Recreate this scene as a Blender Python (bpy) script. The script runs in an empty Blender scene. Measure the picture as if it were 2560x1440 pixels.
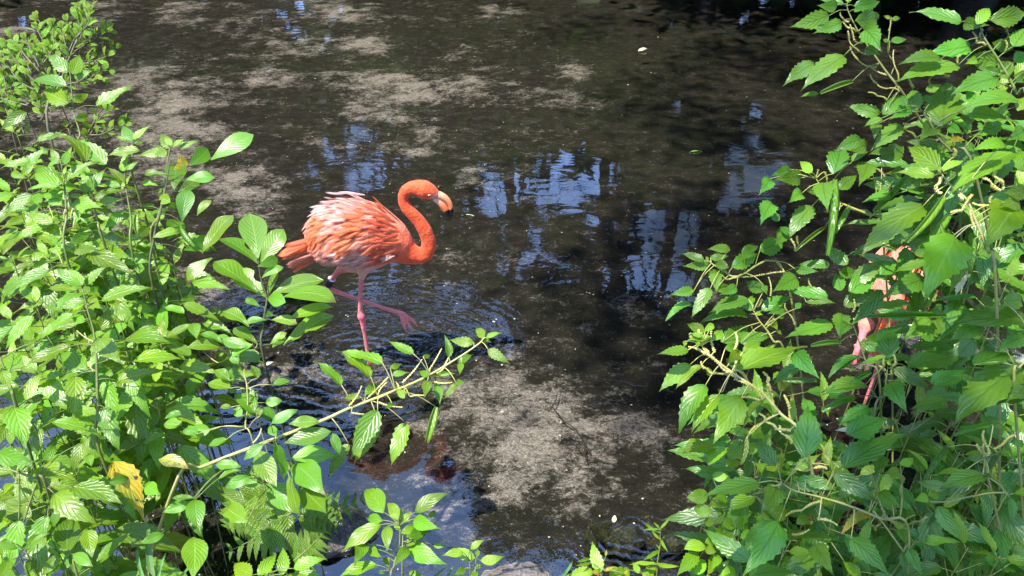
import bpy, bmesh, math, random
import numpy as np
from mathutils import Vector, Matrix, Quaternion
random.seed(7); RNG = np.random.default_rng(11)
SC = bpy.context.scene
COL = SC.collection

# ------------------------------------------------------------------ camera, sky, sun, exposure
PITCH = math.radians(35.0); FPX = 1862.0; CAM = Vector((0, 0, 2.0))
FWD = Vector((0, math.cos(PITCH), -math.sin(PITCH))); UP = Vector((0, math.sin(PITCH), math.cos(PITCH))); RIGHT = Vector((1, 0, 0))
cd = bpy.data.cameras.new('camera'); cam = bpy.data.objects.new('camera', cd); COL.objects.link(cam)
cam.location = CAM; cam.rotation_euler = (math.radians(90) - PITCH, 0, 0)
cd.sensor_width = 36; cd.lens = 36 * FPX / 2560; cd.clip_start = 0.05; cd.clip_end = 500
SC.camera = cam

SUN = Vector((-0.30, -0.24, 0.92)).normalized()
sd = bpy.data.lights.new('sun', 'SUN'); sd.energy = 5.0; sd.angle = math.radians(0.5); sd.color = (1, 0.95, 0.86)
so = bpy.data.objects.new('sun', sd); COL.objects.link(so); so.rotation_euler = SUN.to_track_quat('Z', 'Y').to_euler(); so.location = (-6, -4, 12)
W = bpy.data.worlds.new('World'); SC.world = W; W.use_nodes = True
wn = W.node_tree.nodes; wl = W.node_tree.links; wn.clear()
wo = wn.new('ShaderNodeOutputWorld'); bg = wn.new('ShaderNodeBackground'); sky = wn.new('ShaderNodeTexSky')
sky.sky_type = 'NISHITA'; sky.sun_disc = False
sky.sun_elevation = math.asin(SUN.z); sky.sun_rotation = math.atan2(SUN.x, SUN.y)
sky.air_density = 1.0; sky.dust_density = 0.6; sky.ozone_density = 1.6
bg.inputs['Strength'].default_value = 0.125
tc = wn.new('ShaderNodeTexCoord'); cn = wn.new('ShaderNodeTexNoise'); cn.inputs['Scale'].default_value = 3.2; cn.inputs['Detail'].default_value = 6
cr = wn.new('ShaderNodeValToRGB'); cr.color_ramp.elements[0].position = 0.42; cr.color_ramp.elements[1].position = 0.60
mx = wn.new('ShaderNodeMix'); mx.data_type = 'RGBA'; mx.inputs[7].default_value = (4.6, 7.9, 16.5, 1)
wl.new(tc.outputs['Generated'], cn.inputs['Vector']); wl.new(cn.outputs['Fac'], cr.inputs['Fac'])
wl.new(cr.outputs['Color'], mx.inputs[0]); wl.new(sky.outputs['Color'], mx.inputs[6]); wl.new(mx.outputs[2], bg.inputs['Color']); wl.new(bg.outputs[0], wo.inputs['Surface'])
SC.view_settings.view_transform = 'Standard'; SC.view_settings.look = 'None'
SC.view_settings.exposure = 1.25; SC.view_settings.gamma = 1.0; SC.view_settings.use_curve_mapping = False
SC.render.engine = 'CYCLES'; SC.cycles.max_bounces = 10; SC.cycles.transparent_max_bounces = 24; SC.cycles.use_denoising = True

# ------------------------------------------------------------------ helpers
def P(px, py, d):
    """world point seen at pixel (px, py) of the 2560x1440 photo, d metres along the view axis"""
    return CAM + d * (FWD + RIGHT * ((px - 1280) / FPX) - UP * ((py - 720) / FPX))
def on_z(px, py, z):
    r = FWD + RIGHT * ((px - 1280) / FPX) - UP * ((py - 720) / FPX)
    return CAM + r * ((z - CAM.z) / r.z)
def on_y(px, py, y):
    r = FWD + RIGHT * ((px - 1280) / FPX) - UP * ((py - 720) / FPX)
    return CAM + r * ((y - CAM.y) / r.y)
def proj(p):
    q = Vector(p) - CAM; d = q.dot(FWD)
    return 1280 + FPX * q.dot(RIGHT) / d, 720 - FPX * q.dot(UP) / d, d

def link(name, me, mat=None, parent=None, loc=None):
    o = bpy.data.objects.new(name, me); COL.objects.link(o)
    if mat is not None and me is not None and not me.materials: me.materials.append(mat)
    if parent is not None: o.parent = parent
    if loc is not None: o.location = loc
    return o
def tag(o, label=None, cat=None, group=None, kind=None):
    if label: o['label'] = label
    if cat: o['category'] = cat
    if group: o['group'] = group
    if kind: o['kind'] = kind
    return o
def empty(name, loc, label, cat, group=None):
    o = bpy.data.objects.new(name, None); COL.objects.link(o); o.location = loc; o.empty_display_size = 0.05
    return tag(o, label, cat, group)
def mesh(name, verts, faces, smooth=True, mat=None):
    me = bpy.data.meshes.new(name); me.from_pydata([tuple(v) for v in verts], [], faces)
    if smooth: me.polygons.foreach_set('use_smooth', [True] * len(me.polygons))
    if mat: me.materials.append(mat)
    me.update(); return me

class Tubes:
    """collects tapered tubes in one mesh"""
    def __init__(s): s.v = []; s.f = []
    def tube(s, pts, rads, n=6):
        pts = [Vector(p) for p in pts]; b = len(s.v); m = len(pts); side = None
        for i, p in enumerate(pts):
            t = (pts[min(i + 1, m - 1)] - pts[max(i - 1, 0)])
            t = t.normalized() if t.length > 1e-9 else Vector((0, 0, 1))
            if side is None:
                side = t.cross(Vector((0, 0, 1)))
                if side.length < 1e-3: side = Vector((1, 0, 0))
            side = (side - t * side.dot(t)); side = side.normalized() if side.length > 1e-6 else t.orthogonal().normalized()
            o = t.cross(side); r = rads[i] if hasattr(rads, '__len__') else rads
            for k in range(n):
                a = 2 * math.pi * k / n; s.v.append(p + (side * math.cos(a) + o * math.sin(a)) * r)
        for i in range(m - 1):
            for k in range(n):
                a = b + i * n + k; c = b + i * n + (k + 1) % n
                s.f.append((a, c, c + n, a + n))
        s.f.append(tuple(b + k for k in reversed(range(n)))); s.f.append(tuple(b + (m - 1) * n + k for k in range(n)))
    def mesh(s, name, mat): return mesh(name, s.v, s.f, True, mat)

def smooth_path(pts, sub=4):
    """Catmull-Rom through pts"""
    pts = [Vector(p) for p in pts]
    if len(pts) < 3:
        return [pts[0].lerp(pts[-1], i / sub) for i in range(sub + 1)]
    q = [pts[0] * 2 - pts[1]] + pts + [pts[-1] * 2 - pts[-2]]; out = []
    for i in range(1, len(q) - 2):
        for k in range(sub):
            t = k / sub; a, b, c, d = q[i - 1], q[i], q[i + 1], q[i + 2]
            out.append(0.5 * ((2 * b) + (c - a) * t + (2 * a - 5 * b + 4 * c - d) * t * t + (3 * b - a - 3 * c + d) * t ** 3))
    out.append(pts[-1]); return out

def vnoise(x, y, seed=0):
    """numpy value noise, 0..1"""
    xi = np.floor(x).astype(np.int64); yi = np.floor(y).astype(np.int64); fx = x - xi; fy = y - yi
    fx = fx * fx * (3 - 2 * fx); fy = fy * fy * (3 - 2 * fy)
    def h(a, b):
        n = (a * 374761393 + b * 668265263 + seed * 974711) & 0x7fffffff
        n = ((n ^ (n >> 13)) * 1274126177) & 0x7fffffff
        return ((n ^ (n >> 16)) & 0xffff) / 65535.0
    return (h(xi, yi) * (1 - fx) + h(xi + 1, yi) * fx) * (1 - fy) + (h(xi, yi + 1) * (1 - fx) + h(xi + 1, yi + 1) * fx) * fy
def fbm(x, y, oct=5, seed=0, gain=0.55):
    s = 0; a = 1; t = 0
    for i in range(oct):
        s = s + a * vnoise(x * 2 ** i + 17.3 * i, y * 2 ** i + 9.1 * i, seed + i); t += a; a *= gain
    return s / t

# ------------------------------------------------------------------ materials
class NT:
    def __init__(s, name):
        s.m = bpy.data.materials.new(name); s.m.use_nodes = True; s.n = s.m.node_tree.nodes; s.l = s.m.node_tree.links; s.n.clear()
        s.out = s.n.new('ShaderNodeOutputMaterial')
    def add(s, t, **kw):
        nd = s.n.new('ShaderNode' + t)
        for k, v in kw.items(): setattr(nd, k, v)
        return nd
    def val(s, sock, v):
        if isinstance(v, bpy.types.NodeSocket): s.l.new(v, sock)
        else: sock.default_value = v
    def math(s, op, a, b=0.0, c=0.0, clamp=False):
        nd = s.add('Math', operation=op, use_clamp=clamp); s.val(nd.inputs[0], a); s.val(nd.inputs[1], b); s.val(nd.inputs[2], c); return nd.outputs[0]
    def mix(s, f, a, b, blend='MIX'):
        nd = s.add('Mix', data_type='RGBA', blend_type=blend); s.val(nd.inputs[0], f); s.val(nd.inputs[6], a); s.val(nd.inputs[7], b); return nd.outputs[2]
    def noise(s, vec, scale, detail=4, rough=0.55, dist=0.0):
        nd = s.add('TexNoise'); nd.inputs['Scale'].default_value = scale; nd.inputs['Detail'].default_value = detail; nd.inputs['Roughness'].default_value = rough
        nd.inputs['Distortion'].default_value = dist
        if vec is not None: s.l.new(vec, nd.inputs['Vector'])
        return nd.outputs['Fac']
    def ramp(s, f, p0, p1):
        nd = s.add('MapRange', clamp=True); nd.interpolation_type = 'SMOOTHSTEP'; s.val(nd.inputs[0], f); nd.inputs[1].default_value = p0; nd.inputs[2].default_value = p1; return nd.outputs[0]
    def bump(s, h, dist, strength=1.0):
        nd = s.add('Bump'); s.l.new(h, nd.inputs['Height']); nd.inputs['Distance'].default_value = dist; nd.inputs['Strength'].default_value = strength; return nd.outputs[0]
    def bsdf(s, col, rough=0.5, spec=0.5, normal=None):
        nd = s.add('BsdfPrincipled'); s.val(nd.inputs['Base Color'], col); s.val(nd.inputs['Roughness'], rough); nd.inputs['Specular IOR Level'].default_value = spec
        if normal is not None: s.l.new(normal, nd.inputs['Normal'])
        return nd
    def done(s, sh): s.l.new(sh, s.out.inputs['Surface']); return s.m

def c4(*c): return (c[0], c[1], c[2], 1.0)

def leaf_material(name, base, light, vein, nveins=6, slant=0.5, transl=0.32, rough=0.33, spec=0.6, blotch=None, tint=(1.0, 1.0, 0.35), bumpd=0.0006, jit=0.045):
    t = NT(name)
    uv = t.add('UVMap'); sep = t.add('SeparateXYZ'); t.l.new(uv.outputs[0], sep.inputs[0])
    u, v = sep.outputs[0], sep.outputs[1]                        # u along the blade, v across it 0..1
    av = t.math('ABSOLUTE', t.math('SUBTRACT', v, 0.5))          # 0 midrib .. 0.5 edge
    oi = t.add('ObjectInfo'); rnd = oi.outputs['Random']
    ge = t.add('NewGeometry'); tcn = t.add('TexCoord')
    mid = t.ramp(av, 0.05, 0.012)
    ph = t.math('FRACT', t.math('MULTIPLY', t.math('SUBTRACT', u, t.math('MULTIPLY', av, slant)), float(nveins)))
    tri = t.math('ABSOLUTE', t.math('SUBTRACT', ph, 0.5))        # 0 middle of the cell .. 0.5 on the vein
    vl = t.ramp(tri, 0.40, 0.49)
    veins = t.math('MAXIMUM', mid, t.math('MULTIPLY', vl, 0.75))
    nz = t.noise(tcn.outputs['Object'], 6.0, 3)
    col = t.mix(t.math('MULTIPLY', rnd, 1.0), base, light)
    col = t.mix(t.ramp(nz, 0.35, 0.75), col, t.mix(0.5, col, light))
    col = t.mix(t.math('MULTIPLY', t.math('MAXIMUM', t.math('MULTIPLY', mid, 0.6), t.math('MULTIPLY', vl, 0.16)), 1.0), col, vein)
    if blotch is not None:
        bn = t.noise(tcn.outputs['Object'], 2.2, 4)
        col = t.mix(t.ramp(bn, 0.46, 0.62), col, blotch)
        sp = t.noise(tcn.outputs['Object'], 7.0, 2)
        col = t.mix(t.ramp(sp, 0.68, 0.74), col, c4(0.06, 0.035, 0.01))
    hsv = t.add('HueSaturation'); t.l.new(col, hsv.inputs['Color'])
    t.l.new(t.math('ADD', t.math('MULTIPLY', rnd, jit), 0.5 - jit / 2), hsv.inputs['Hue'])
    r2 = t.math('FRACT', t.math('MULTIPLY', rnd, 17.3))
    t.l.new(t.math('ADD', t.math('MULTIPLY', r2, 0.5), 0.75), hsv.inputs['Value'])
    col = hsv.outputs[0]
    # small tears and blemishes
    bl = t.ramp(t.noise(tcn.outputs['Object'], 11.0, 2), 0.73, 0.78)
    col = t.mix(t.math('MULTIPLY', bl, 0.5), col, c4(0.13, 0.09, 0.03))
    tipb = t.math('MULTIPLY', t.ramp(u, 0.86, 0.99), t.ramp(t.math('FRACT', t.math('MULTIPLY', rnd, 7.7)), 0.72, 0.8))
    col = t.mix(t.math('MULTIPLY', tipb, 0.8), col, c4(0.12, 0.07, 0.025))
    back = ge.outputs['Backfacing']
    col = t.mix(t.math('MULTIPLY', back, 0.35), col, c4(0.26, 0.34, 0.18))
    h = t.math('SUBTRACT', t.ramp(tri, 0.5, 0.1), t.math('MULTIPLY', mid, 0.8))
    h = t.math('ADD', h, t.math('MULTIPLY', t.noise(tcn.outputs['Object'], 28.0, 2), 0.5))
    bp = t.bump(h, bumpd, 0.9)
    p = t.bsdf(col, rough, spec, bp)
    tr = t.add('BsdfTranslucent'); t.l.new(bp, tr.inputs['Normal'])
    t.l.new(t.mix(1.0, col, c4(2.3 * tint[0], 2.3 * tint[1], 2.3 * tint[2]), 'MULTIPLY'), tr.inputs['Color'])
    ms = t.add('MixShader'); ms.inputs[0].default_value = transl; t.l.new(p.outputs[0], ms.inputs[1]); t.l.new(tr.outputs[0], ms.inputs[2])
    return t.done(ms.outputs[0])

M = {}
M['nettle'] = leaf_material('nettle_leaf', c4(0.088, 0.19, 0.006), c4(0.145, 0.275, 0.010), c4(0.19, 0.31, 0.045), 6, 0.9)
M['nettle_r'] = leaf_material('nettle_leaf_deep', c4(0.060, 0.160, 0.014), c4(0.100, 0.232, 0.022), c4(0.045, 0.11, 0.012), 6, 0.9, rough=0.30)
M['young'] = leaf_material('young_leaf', c4(0.13, 0.27, 0.010), c4(0.20, 0.34, 0.016), c4(0.24, 0.36, 0.05), 6, 0.9)
M['smooth'] = leaf_material('smooth_leaf', c4(0.082, 0.185, 0.008), c4(0.13, 0.265, 0.014), c4(0.18, 0.31, 0.06), 9, 0.7, rough=0.32, bumpd=0.0004)
M['shrub'] = leaf_material('shrub_leaf', c4(0.12, 0.24, 0.010), c4(0.20, 0.33, 0.016), c4(0.24, 0.34, 0.05), 5, 0.6, bumpd=0.002, jit=0.05)
M['yellow'] = leaf_material('yellowing_leaf', c4(0.40, 0.28, 0.012), c4(0.45, 0.33, 0.016), c4(0.25, 0.28, 0.03), 6, 0.9, blotch=c4(0.16, 0.22, 0.025), jit=0.02, tint=(1, .9, .3))
M['yellow_shaded'] = leaf_material('shaded_yellow_leaf', c4(0.26, 0.23, 0.03), c4(0.32, 0.27, 0.03), c4(0.08, 0.10, 0.02), 6, 0.9, blotch=c4(0.12, 0.13, 0.025), jit=0.02)  # yellowing leaf with its shade painted in as a duller colour
M['pale'] = leaf_material('dry_leaf', c4(0.50, 0.48, 0.30), c4(0.56, 0.52, 0.38), c4(0.40, 0.36, 0.2), 6, 0.9, transl=0.2)
M['fern'] = leaf_material('fern_leaf', c4(0.075, 0.17, 0.010), c4(0.14, 0.25, 0.018), c4(0.22, 0.32, 0.07), 10, 0.4, bumpd=0.002)
M['grass'] = leaf_material('grass_blade', c4(0.08, 0.20, 0.05), c4(0.16, 0.30, 0.10), c4(0.18, 0.30, 0.12), 1, 0.0, bumpd=0.0004)

def stem_material(name, a, b):
    t = NT(name); tcn = t.add('TexCoord'); ge = t.add('NewGeometry')
    n = t.noise(ge.outputs['Position'], 14.0, 4); n2 = t.noise(ge.outputs['Position'], 120.0, 3)
    col = t.mix(t.ramp(n, 0.38, 0.62), a, b); col = t.mix(t.math('MULTIPLY', n2, 0.35), col, c4(0.05, 0.05, 0.02))
    return t.done(t.bsdf(col, 0.5, 0.4, t.bump(n2, 0.001)).outputs[0])
M['stem'] = stem_material('green_stem', c4(0.12, 0.19, 0.035), c4(0.17, 0.18, 0.06))
M['stem_pale'] = stem_material('pale_yellow_stem', c4(0.36, 0.36, 0.08), c4(0.40, 0.38, 0.16))
M['stem_dark'] = stem_material('dark_stem', c4(0.04, 0.06, 0.02), c4(0.09, 0.10, 0.035))
M['woody'] = stem_material('woody_stem', c4(0.10, 0.085, 0.05), c4(0.17, 0.15, 0.09))
M['spike'] = stem_material('flower_spike', c4(0.60, 0.56, 0.14), c4(0.66, 0.60, 0.22))
M['spike_d'] = stem_material('flower_spike_dull', c4(0.28, 0.31, 0.06), c4(0.38, 0.37, 0.11))
M['bark'] = stem_material('tree_bark', c4(0.035, 0.03, 0.025), c4(0.07, 0.06, 0.05))

def crown_material(name, a, b):
    t = NT(name); ge = t.add('NewGeometry')
    n = t.noise(ge.outputs['Position'], 1.4, 3)
    col = t.mix(t.ramp(n, 0.35, 0.65), a, b)
    p = t.bsdf(col, 0.5, 0.4); tr = t.add('BsdfTranslucent'); t.l.new(t.mix(1.0, col, c4(1.3, 1.4, 0.6), 'MULTIPLY'), tr.inputs['Color'])
    ms = t.add('MixShader'); ms.inputs[0].default_value = 0.3; t.l.new(p.outputs[0], ms.inputs[1]); t.l.new(tr.outputs[0], ms.inputs[2])
    return t.done(ms.outputs[0])
M['crown'] = crown_material('tree_foliage', c4(0.028, 0.052, 0.014), c4(0.052, 0.09, 0.024))
# ------------------------------------------------------------------ ground, stream bed, water
YB = 2.39                                            # the wading bird stands in this x-z plane
LEG = on_z(918, 878, 0.0)                            # where its leg goes into the water

def bed_height(x, y):
    z = -0.125 + 0.05 * (fbm(x * 0.9, y * 0.9, 4, 3) - 0.5) + 0.03 * (fbm(x * 5, y * 5, 3, 5) - 0.5)
    near = np.clip((1.75 - y) / 0.6, 0, 1)
    return np.minimum(z + 0.07 * near, -0.03)

# broad land with the channel sunk in it
gx = np.concatenate([np.linspace(-220, -14, 14), np.linspace(-12, 12, 97), np.linspace(14, 220, 14)])
gy = np.concatenate([np.linspace(-220, -6, 14), np.linspace(-4, 3, 57), np.linspace(3.25, 15, 48), np.linspace(17, 260, 14)])
X, Y = np.meshgrid(gx, gy)
def sstep(a, b, v): t = np.clip((v - a) / (b - a), 0, 1); return t * t * (3 - 2 * t)
edge = 1.0 + 0.12 * np.sin(X * 2.1) + 0.08 * np.sin(X * 5.3 + 1)
inside = sstep(edge - 0.5, edge + 0.25, Y) * (1 - sstep(9.6, 10.8, Y + 0.5 * np.sin(X * 0.7))) * (1 - sstep(9.5, 11, np.abs(X)))
Z = 0.32 + 0.15 * (fbm(X * 0.7, Y * 0.7, 4, 8) - 0.5) - inside * 0.85
vs = np.stack([X, Y, Z], -1).reshape(-1, 3); nx_, ny_ = len(gx), len(gy)
fs = [(j * nx_ + i, j * nx_ + i + 1, (j + 1) * nx_ + i + 1, (j + 1) * nx_ + i) for j in range(ny_ - 1) for i in range(nx_ - 1)]
t = NT('bank_soil'); ge = t.add('NewGeometry'); n1 = t.noise(ge.outputs['Position'], 5, 6); n2 = t.noise(ge.outputs['Position'], 45, 4)
col = t.mix(t.ramp(n1, 0.35, 0.65), c4(0.045, 0.036, 0.025), c4(0.10, 0.08, 0.05)); col = t.mix(t.ramp(n2, 0.55, 0.7), col, c4(0.03, 0.05, 0.015))
M['soil'] = t.done(t.bsdf(col, 0.85, 0.2, t.bump(n2, 0.03)).outputs[0])
tag(link('ground', mesh('ground', vs, fs, True, M['soil'])), kind='structure')

# the stream bed in view: a finer sheet that fans out with distance
NR, NC = 300, 330
yy = 0.75 + (np.linspace(0, 1, NR) ** 1.7) * 9.9; ss = np.linspace(-1, 1, NC)
S, YY = np.meshgrid(ss, yy); XX = S * (1.2 + 0.86 * YY)
ZZ = bed_height(XX, YY)
# sediment cover: pale silt in shoals, dark algae and some painted shade between them
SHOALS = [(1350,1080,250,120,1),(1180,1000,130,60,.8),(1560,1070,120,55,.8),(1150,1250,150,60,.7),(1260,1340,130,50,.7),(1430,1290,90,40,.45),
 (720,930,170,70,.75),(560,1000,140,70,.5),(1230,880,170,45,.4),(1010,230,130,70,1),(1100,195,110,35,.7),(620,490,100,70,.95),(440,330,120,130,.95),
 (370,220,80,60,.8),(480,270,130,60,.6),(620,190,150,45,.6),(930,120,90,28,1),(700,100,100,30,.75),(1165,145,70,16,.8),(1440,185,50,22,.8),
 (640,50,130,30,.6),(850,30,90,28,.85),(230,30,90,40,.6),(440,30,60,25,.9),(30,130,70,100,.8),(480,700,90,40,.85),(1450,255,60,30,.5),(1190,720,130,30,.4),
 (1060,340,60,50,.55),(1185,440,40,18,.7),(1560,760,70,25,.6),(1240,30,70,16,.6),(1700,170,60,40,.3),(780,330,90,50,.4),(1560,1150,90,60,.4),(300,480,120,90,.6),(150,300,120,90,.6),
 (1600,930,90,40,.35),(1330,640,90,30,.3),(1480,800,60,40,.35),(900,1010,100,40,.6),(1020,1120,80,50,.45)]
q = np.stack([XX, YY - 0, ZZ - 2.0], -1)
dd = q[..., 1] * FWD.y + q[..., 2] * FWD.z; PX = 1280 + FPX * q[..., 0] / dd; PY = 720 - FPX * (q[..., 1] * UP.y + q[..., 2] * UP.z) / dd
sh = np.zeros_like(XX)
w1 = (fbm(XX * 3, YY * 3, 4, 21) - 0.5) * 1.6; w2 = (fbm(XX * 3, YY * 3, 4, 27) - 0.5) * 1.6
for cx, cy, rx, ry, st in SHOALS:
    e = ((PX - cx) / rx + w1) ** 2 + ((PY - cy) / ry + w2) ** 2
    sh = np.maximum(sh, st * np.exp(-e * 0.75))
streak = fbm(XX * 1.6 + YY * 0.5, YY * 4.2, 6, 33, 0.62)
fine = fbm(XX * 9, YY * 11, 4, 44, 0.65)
sed_shade = sh * 0.80 + (streak - 0.5) * 1.2 + (fine - 0.5) * 1.3 - 0.12
sed_shade = sed_shade - 0.28 * np.clip((PX - 1420) / 200, 0, 1) * np.clip((760 - PY) / 150, 0, 1) + 0.16 * np.exp(-((PX - 1330) / 330) ** 2 - ((PY - 1090) / 190) ** 2)  # silt thinned at upper right: shade there is painted into the bed colour
sed_shade = np.clip((sed_shade - 0.04) / 0.80, 0, 1)
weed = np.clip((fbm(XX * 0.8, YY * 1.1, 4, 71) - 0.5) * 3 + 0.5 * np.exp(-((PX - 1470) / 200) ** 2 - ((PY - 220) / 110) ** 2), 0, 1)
v_ = np.stack([XX, YY, ZZ + 0.012 * sed_shade], -1).reshape(-1, 3)
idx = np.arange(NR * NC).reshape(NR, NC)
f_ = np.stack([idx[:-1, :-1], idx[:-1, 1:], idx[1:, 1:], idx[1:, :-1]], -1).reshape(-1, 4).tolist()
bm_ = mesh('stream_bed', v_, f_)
at = bm_.attributes.new('sediment_shade', 'FLOAT', 'POINT'); at.data.foreach_set('value', sed_shade.reshape(-1).astype(np.float32))
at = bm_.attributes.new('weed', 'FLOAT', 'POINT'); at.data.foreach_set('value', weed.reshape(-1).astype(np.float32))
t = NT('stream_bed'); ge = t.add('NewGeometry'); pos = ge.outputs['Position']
a1 = t.add('Attribute', attribute_name='sediment_shade').outputs['Fac']; a2 = t.add('Attribute', attribute_name='weed').outputs['Fac']
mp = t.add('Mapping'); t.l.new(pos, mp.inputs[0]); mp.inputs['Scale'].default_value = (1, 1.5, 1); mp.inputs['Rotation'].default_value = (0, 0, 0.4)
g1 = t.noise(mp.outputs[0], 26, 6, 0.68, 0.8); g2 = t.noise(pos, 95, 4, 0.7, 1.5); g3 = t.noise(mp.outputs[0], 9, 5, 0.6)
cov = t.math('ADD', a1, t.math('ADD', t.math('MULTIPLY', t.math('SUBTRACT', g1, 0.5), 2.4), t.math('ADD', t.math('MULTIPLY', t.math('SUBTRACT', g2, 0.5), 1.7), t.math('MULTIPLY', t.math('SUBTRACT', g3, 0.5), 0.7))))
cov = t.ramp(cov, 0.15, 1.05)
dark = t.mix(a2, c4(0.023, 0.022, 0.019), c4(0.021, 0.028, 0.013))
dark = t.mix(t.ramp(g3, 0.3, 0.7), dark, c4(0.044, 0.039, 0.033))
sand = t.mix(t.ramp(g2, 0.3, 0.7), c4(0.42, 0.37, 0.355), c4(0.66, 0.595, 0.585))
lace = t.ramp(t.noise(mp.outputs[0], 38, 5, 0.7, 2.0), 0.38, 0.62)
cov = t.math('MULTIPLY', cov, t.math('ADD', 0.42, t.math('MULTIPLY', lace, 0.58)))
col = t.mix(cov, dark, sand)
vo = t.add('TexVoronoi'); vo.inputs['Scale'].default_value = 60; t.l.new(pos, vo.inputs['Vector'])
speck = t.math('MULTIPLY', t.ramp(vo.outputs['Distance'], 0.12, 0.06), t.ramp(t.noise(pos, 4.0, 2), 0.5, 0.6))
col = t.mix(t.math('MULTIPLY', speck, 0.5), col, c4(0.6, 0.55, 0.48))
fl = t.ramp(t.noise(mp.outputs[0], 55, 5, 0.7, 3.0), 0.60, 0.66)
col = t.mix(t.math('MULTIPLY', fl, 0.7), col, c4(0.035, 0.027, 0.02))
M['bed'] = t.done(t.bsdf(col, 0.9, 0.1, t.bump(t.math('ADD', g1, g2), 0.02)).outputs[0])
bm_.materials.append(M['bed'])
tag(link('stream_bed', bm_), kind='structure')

# water: clear brown tint below, mirror above; fine ripples and rings round the wading leg
t = NT('stream_water'); ge = t.add('NewGeometry'); pos = ge.outputs['Position']
sp = t.add('SeparateXYZ'); t.l.new(pos, sp.inputs[0])
def rings(cx, cy, wl_, decay, amp, ax=1.0):
    dx = t.math('MULTIPLY', t.math('SUBTRACT', sp.outputs[0], cx), ax); dy = t.math('SUBTRACT', sp.outputs[1], cy)
    d = t.math('SQRT', t.math('ADD', t.math('MULTIPLY', dx, dx), t.math('MULTIPLY', dy, dy)))
    d2 = t.math('ADD', d, t.math('MULTIPLY', t.noise(pos, 9, 3), 0.10))
    s = t.math('SINE', t.math('MULTIPLY', d2, 2 * math.pi / wl_))
    return t.math('MULTIPLY', t.math('MULTIPLY', s, t.math('EXPONENT', t.math('MULTIPLY', d, -1.0 / decay))), amp)
mp = t.add('Mapping'); t.l.new(pos, mp.inputs[0]); mp.inputs['Scale'].default_value = (0.7, 1.35, 1.0); mp.inputs['Rotation'].default_value = (0, 0, 0.12)
w = t.math('MULTIPLY', t.noise(mp.outputs[0], 3.2, 2, 0.5, 0.6), 0.0022)
calm = t.ramp(t.noise(pos, 0.9, 2), 0.35, 0.65)
w = t.math('ADD', w, t.math('MULTIPLY', t.math('MULTIPLY', t.noise(mp.outputs[0], 13.0, 3, 0.5, 1.0), 0.00032), t.math('ADD', calm, 0.35)))
w = t.math('ADD', w, t.math('MULTIPLY', t.noise(mp.outputs[0], 42.0, 2, 0.5, 0.5), 0.00004))
w = t.math('ADD', w, rings(LEG.x, LEG.y, 0.05, 0.17, 0.0019, 0.75))
w = t.math('ADD', w, rings(LEG.x + 0.17, LEG.y + 0.05, 0.045, 0.10, 0.0022, 0.7))
c_ = on_z(1530, 985, 0); w = t.math('ADD', w, rings(c_.x, c_.y, 0.05, 0.10, 0.0013, 0.55))
c_ = on_z(560, 1035, 0); w = t.math('ADD', w, rings(c_.x, c_.y, 0.06, 0.14, 0.0008, 0.6))
c_ = on_z(1590, 1345, 0); w = t.math('ADD', w, rings(c_.x, c_.y, 0.03, 0.06, 0.0016, 0.8))
bp = t.bump(w, 1.0, 1.0)
fr = t.add('Fresnel'); fr.inputs['IOR'].default_value = 1.75; t.l.new(bp, fr.inputs['Normal'])
gl = t.add('BsdfGlossy'); gl.inputs['Roughness'].default_value = 0.004; t.l.new(bp, gl.inputs['Normal'])
tp = t.add('BsdfTransparent'); tp.inputs['Color'].default_value = c4(0.85, 0.85, 0.78)
ms = t.add('MixShader'); t.l.new(fr.outputs[0], ms.inputs[0]); t.l.new(tp.outputs[0], ms.inputs[1]); t.l.new(gl.outputs[0], ms.inputs[2])
M['water'] = t.done(ms.outputs[0])
wv = [(-12, 0.3, 0), (12, 0.3, 0), (12, 11.5, 0), (-12, 11.5, 0)]
tag(link('water', mesh('water', wv, [(0, 1, 2, 3)], False, M['water'])), kind='structure')

# ------------------------------------------------------------------ trees that stand outside the frame: reflected in the water, shading it
WINDOWS = [(1390, 455, 190, 85), (1640, 640, 95, 130), (1740, 700, 60, 60), (1250, 480, 60, 70), (1330, 660, 120, 45), (1880, 450, 110, 110), (1890, 290, 45, 40), (1740, 262, 70, 22), (1500, 560, 60, 25),
           (880, 390, 130, 110), (1700, 560, 90, 30), (1300, 580, 60, 25), (2440, 60, 40, 40), (1590, 700, 150, 40), (1260, 850, 60, 60)]
OPEN_SKY = [(1030, 790, 190, 130), (620, 1330, 420, 250), (960, 1240, 120, 140), (620, 760, 120, 40)]
def in_window(p):
    u, v, d = proj((p[0], p[1], -p[2]))
    if d < 0.2: return False
    for cx, cy, rx, ry in WINDOWS + OPEN_SKY:
        e = ((u - cx) / rx) ** 2 + ((v - cy) / ry) ** 2
        if e < 1.9:
            k = 0.9 * math.sin(u * .031 + v * .05 + cx) + 0.6 * math.sin(u * .083 - v * .061 + cy) + 0.4 * math.sin(v * .15 + u * .04)
            if e < 1.0 + 0.55 * k and RNG.random() > .04: return True
    return False
def crown_mesh(name, clumps, leaf, per, spread):
    vs, fs = [], []
    for c in clumps:
        for k in range(per):
            p = np.array(c) + RNG.normal(0, spread, 3) * np.array([1, 1, 0.7])
            if in_window(p): continue
            a = Vector(RNG.normal(0, 1, 3)).normalized(); a.z *= 0.6; a = a.normalized(); b = a.orthogonal().normalized()
            b = Quaternion(a, RNG.uniform(0, 6.28)) @ b; s = leaf * RNG.uniform(0.6, 1.3); p = Vector(p); n = len(vs)
            vs += [p - a * s, p - a * s * 0.3 + b * s * 0.36, p + a * s * 0.35 + b * s * 0.30, p + a * s, p + a * s * 0.35 - b * s * 0.30, p - a * s * 0.3 - b * s * 0.36]
            fs.append(tuple(range(n, n + 6)))
    return mesh(name, vs, fs, False, M['crown'])
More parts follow.
